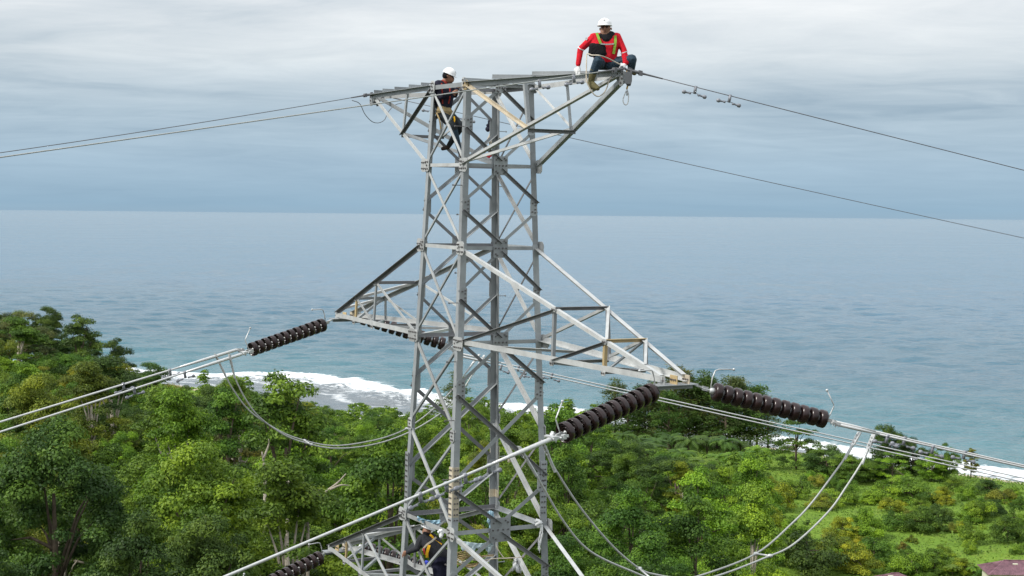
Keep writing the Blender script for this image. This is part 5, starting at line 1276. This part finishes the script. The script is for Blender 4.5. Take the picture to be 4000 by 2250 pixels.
for ps, mt, wd in (([A4(960, 580, .06), A4(1010, 620, .06), A4(1060, 700, .05), A4(1150, 760, .05), A4(1210, 790, .05)], YEL, .04), ([A4(950, 800, .22), A4(925, 880, .24), A4(900, 980, .225), A4(905, 1060, .20)], YEL, .055), ([A4(1090, 640, .03), A4(1000, 720, .16), A4(900, 790, .20), A4(800, 910, .18)], ROPE, .035), ([A4(860, 1000, .21), A4(840, 930, .22), A4(830, 870, .20)], ORANGE, .04)):
    mb = ribbon([p-org for p in ps], wd, -FW, .006); mb.build('harness_strap', mt, w3)
mb = MB(); mb.tube(smooth_track([A4(870, 1150, .25)-org, A4(920, 1170, .27)-org, A4(900, 1210, .26)-org, A4(950, 1230, .26)-org], 4), .035, 8); mb.build('blue_sash', BLUE, w3, True)

# ------------------------------------------------------------------ rags, plastic and rope left on the lower cross-arm level
PLAST = plain('pale_blue_plastic', (.55, .68, .72), .35, 0, .2, 5); PLASTB = plain('blue_white_plastic', (.35, .55, .68), .35, 0, .5, 6)
D5 = 31.2
def A5(x, y, w=0.0): return at_depth(1250+x/2.3418, 1800+y/2.3418, D5-w)
def crumple(name, top, drop, mat, label, cat='plastic sheet', grp=None, rows=9, sub=5, amp=.03):
    """sheet hanging from a line of points, folded and torn along its lower edge"""
    P_ = smooth_track(top, sub); org = P_[0]; vs = []; fs = []; n = len(P_)
    ph = [random.uniform(0, 6.28) for _ in range(6)]
    for j in range(rows):
        for i, p in enumerate(P_):
            t_ = j/(rows-1); dl = drop*(.55+.45*math.sin(i*.9+ph[0])*math.sin(i*.37+ph[1])+.15*random.random())
            vs.append(p-org-UP*dl*t_+FW*amp*math.sin(i*1.7+j*.8+ph[2])*(.3+t_)+RT*amp*math.sin(j*1.3+i*.6+ph[3])*t_)
    for j in range(rows-1):
        for i in range(n-1): fs.append((j*n+i, j*n+i+1, (j+1)*n+i+1, (j+1)*n+i))
    o = mesh_obj(name, vs, fs, mat, None, True); o.location = org; m = o.modifiers.new('thick', 'SOLIDIFY'); m.thickness = .003; tag(o, label, cat, grp); return o
crumple('plastic_sheet', [A5(1300, 735, .3), A5(1380, 745, .3), A5(1460, 755, .25), A5(1530, 745, .2), A5(1580, 715, .2)], .22, PLAST, 'torn pale blue plastic sheet strung across the lower tower face')
crumple('plastic_sheet', [A5(890, 505, -.2), A5(960, 535, -.3), A5(1030, 545, -.35), A5(1100, 540, -.4)], .11, PLASTB, 'thin pale blue plastic strip behind the bent worker\'s helmet')
crumple('plastic_sheet', [A5(1535, 465, -.6), A5(1560, 455, -.6), A5(1590, 470, -.6)], .42, PLASTB, 'blue and white plastic rag hanging on the rear tower leg')
kn = on_plane  # noqa
def rag(label, pts, drop):
    P_ = smooth_track(pts, 4); org = P_[0]; mb = MB(); mb.tube([p-org for p in P_], [.022+.018*math.sin(i*1.9)**2 for i in range(len(P_))], 9)
    o = mb.build('rag', WHITE, None, True); o.location = org; tag(o, label, 'rag', 'white rags tied to the tower')
    for k in range(3):
        a = P_[len(P_)//2+k-1]-org; q = [a, a-UP*drop*.3+RT*random.uniform(-.03, .03), a-UP*drop*.65+RT*random.uniform(-.06, .06), a-UP*drop*random.uniform(.8, 1)+RT*random.uniform(-.05, .05)]
        mb = MB(); mb.tube(smooth_track(q, 4), [.020*(1-.5*i/12)*(.6+.6*math.sin(i*1.1)**2) for i in range(13)], 7); mb.build('strand', WHITE, o, True)
rag('white knotted rag tied to the rear face member beside the right leg', [A5(1965, 560, -.15), A5(1985, 545, -.1), A5(2010, 555, -.1), A5(2025, 575, -.1), A5(2000, 600, -.1), A5(1975, 590, -.1), A5(2015, 565, -.05)], .62)
rag('white rag knotted round the front face member above the bent worker', [A5(1085, 660, .75), A5(1100, 640, .78), A5(1115, 645, .78), A5(1110, 690, .78), A5(1095, 700, .78)], .10)
for i in range(3):
    rope_thing('work_rope', [A5(1290, 930+i*14, .2-.1*i), A5(1380, 905-i*10, .15), A5(1480, 915-i*12, .1), A5(1600, 895-i*8, .05), A5(1700, 892, .0), A5(1870, 880, -.1)] if i == 0 else [A5(1295, 890+25*i, .2), A5(1360, 860+20*i, .1), A5(1420, 880+15*i, .1), A5(1500, 860+10*i, 0), A5(1590, 850+12*i, 0)], .011, (ROPE, TAN, ROPE)[i], ('pale rope stretched across the tower at the bottom edge', 'tan rope lying slack beside the front leg at the bottom', 'pale slack rope lower beside the front leg at the bottom')[i], 'rope', 'work ropes on the lower level')
rope_thing('work_rope', [A5(1615, 780, .0), A5(1640, 830, .0), A5(1680, 885, .0)], .010, ROPE, 'short pale rope hanging under the lower centre plate', 'rope', 'work ropes on the lower level')
mb = MB(); q0 = A5(1350, 930, .1)
for k in range(5):
    c_ = [q0+RT*(.20+.02*k)*math.cos(a)+UP*(.09+.01*k)*math.sin(a)+FW*.06*math.sin(a*2+k)-q0+UP*.02*k for a in np.linspace(.3*k, 6.0+.3*k, 22)]
    mb.tube(c_, .012, 6)
o = mb.build('rope_coil', TAN, None, True); o.location = q0; tag(o, 'tangled coil of tan rope beside the front leg at the bottom edge', 'rope')
crumple('frayed_net', [A5(1770, 890, -.05), A5(1800, 885, -.05), A5(1830, 895, -.05)], .38, WHITE, 'frayed white netting hanging below the stretched rope', 'netting', None, 9, 4, .05)

# ------------------------------------------------------------------ labels: look-alikes are told apart by their order from the left
ORD = 'first second third fourth fifth sixth seventh eighth ninth tenth eleventh twelfth thirteenth fourteenth fifteenth sixteenth seventeenth eighteenth nineteenth twentieth twenty-first twenty-second twenty-third twenty-fourth'.split()
bpy.context.view_layer.update()
same = {}
for o in COL.objects:
    if o.parent is None and 'label' in o.keys(): same.setdefault(o['label'], []).append(o)
for lb, obs in same.items():
    if len(obs) < 2: continue
    obs.sort(key=lambda o: px(o.matrix_world.translation)[0])
    for i, o in enumerate(obs):
        t_ = '%s, %s from left' % (lb, ORD[i]) if i < len(ORD) else lb
        if len(t_.split()) <= 16: o['label'] = t_
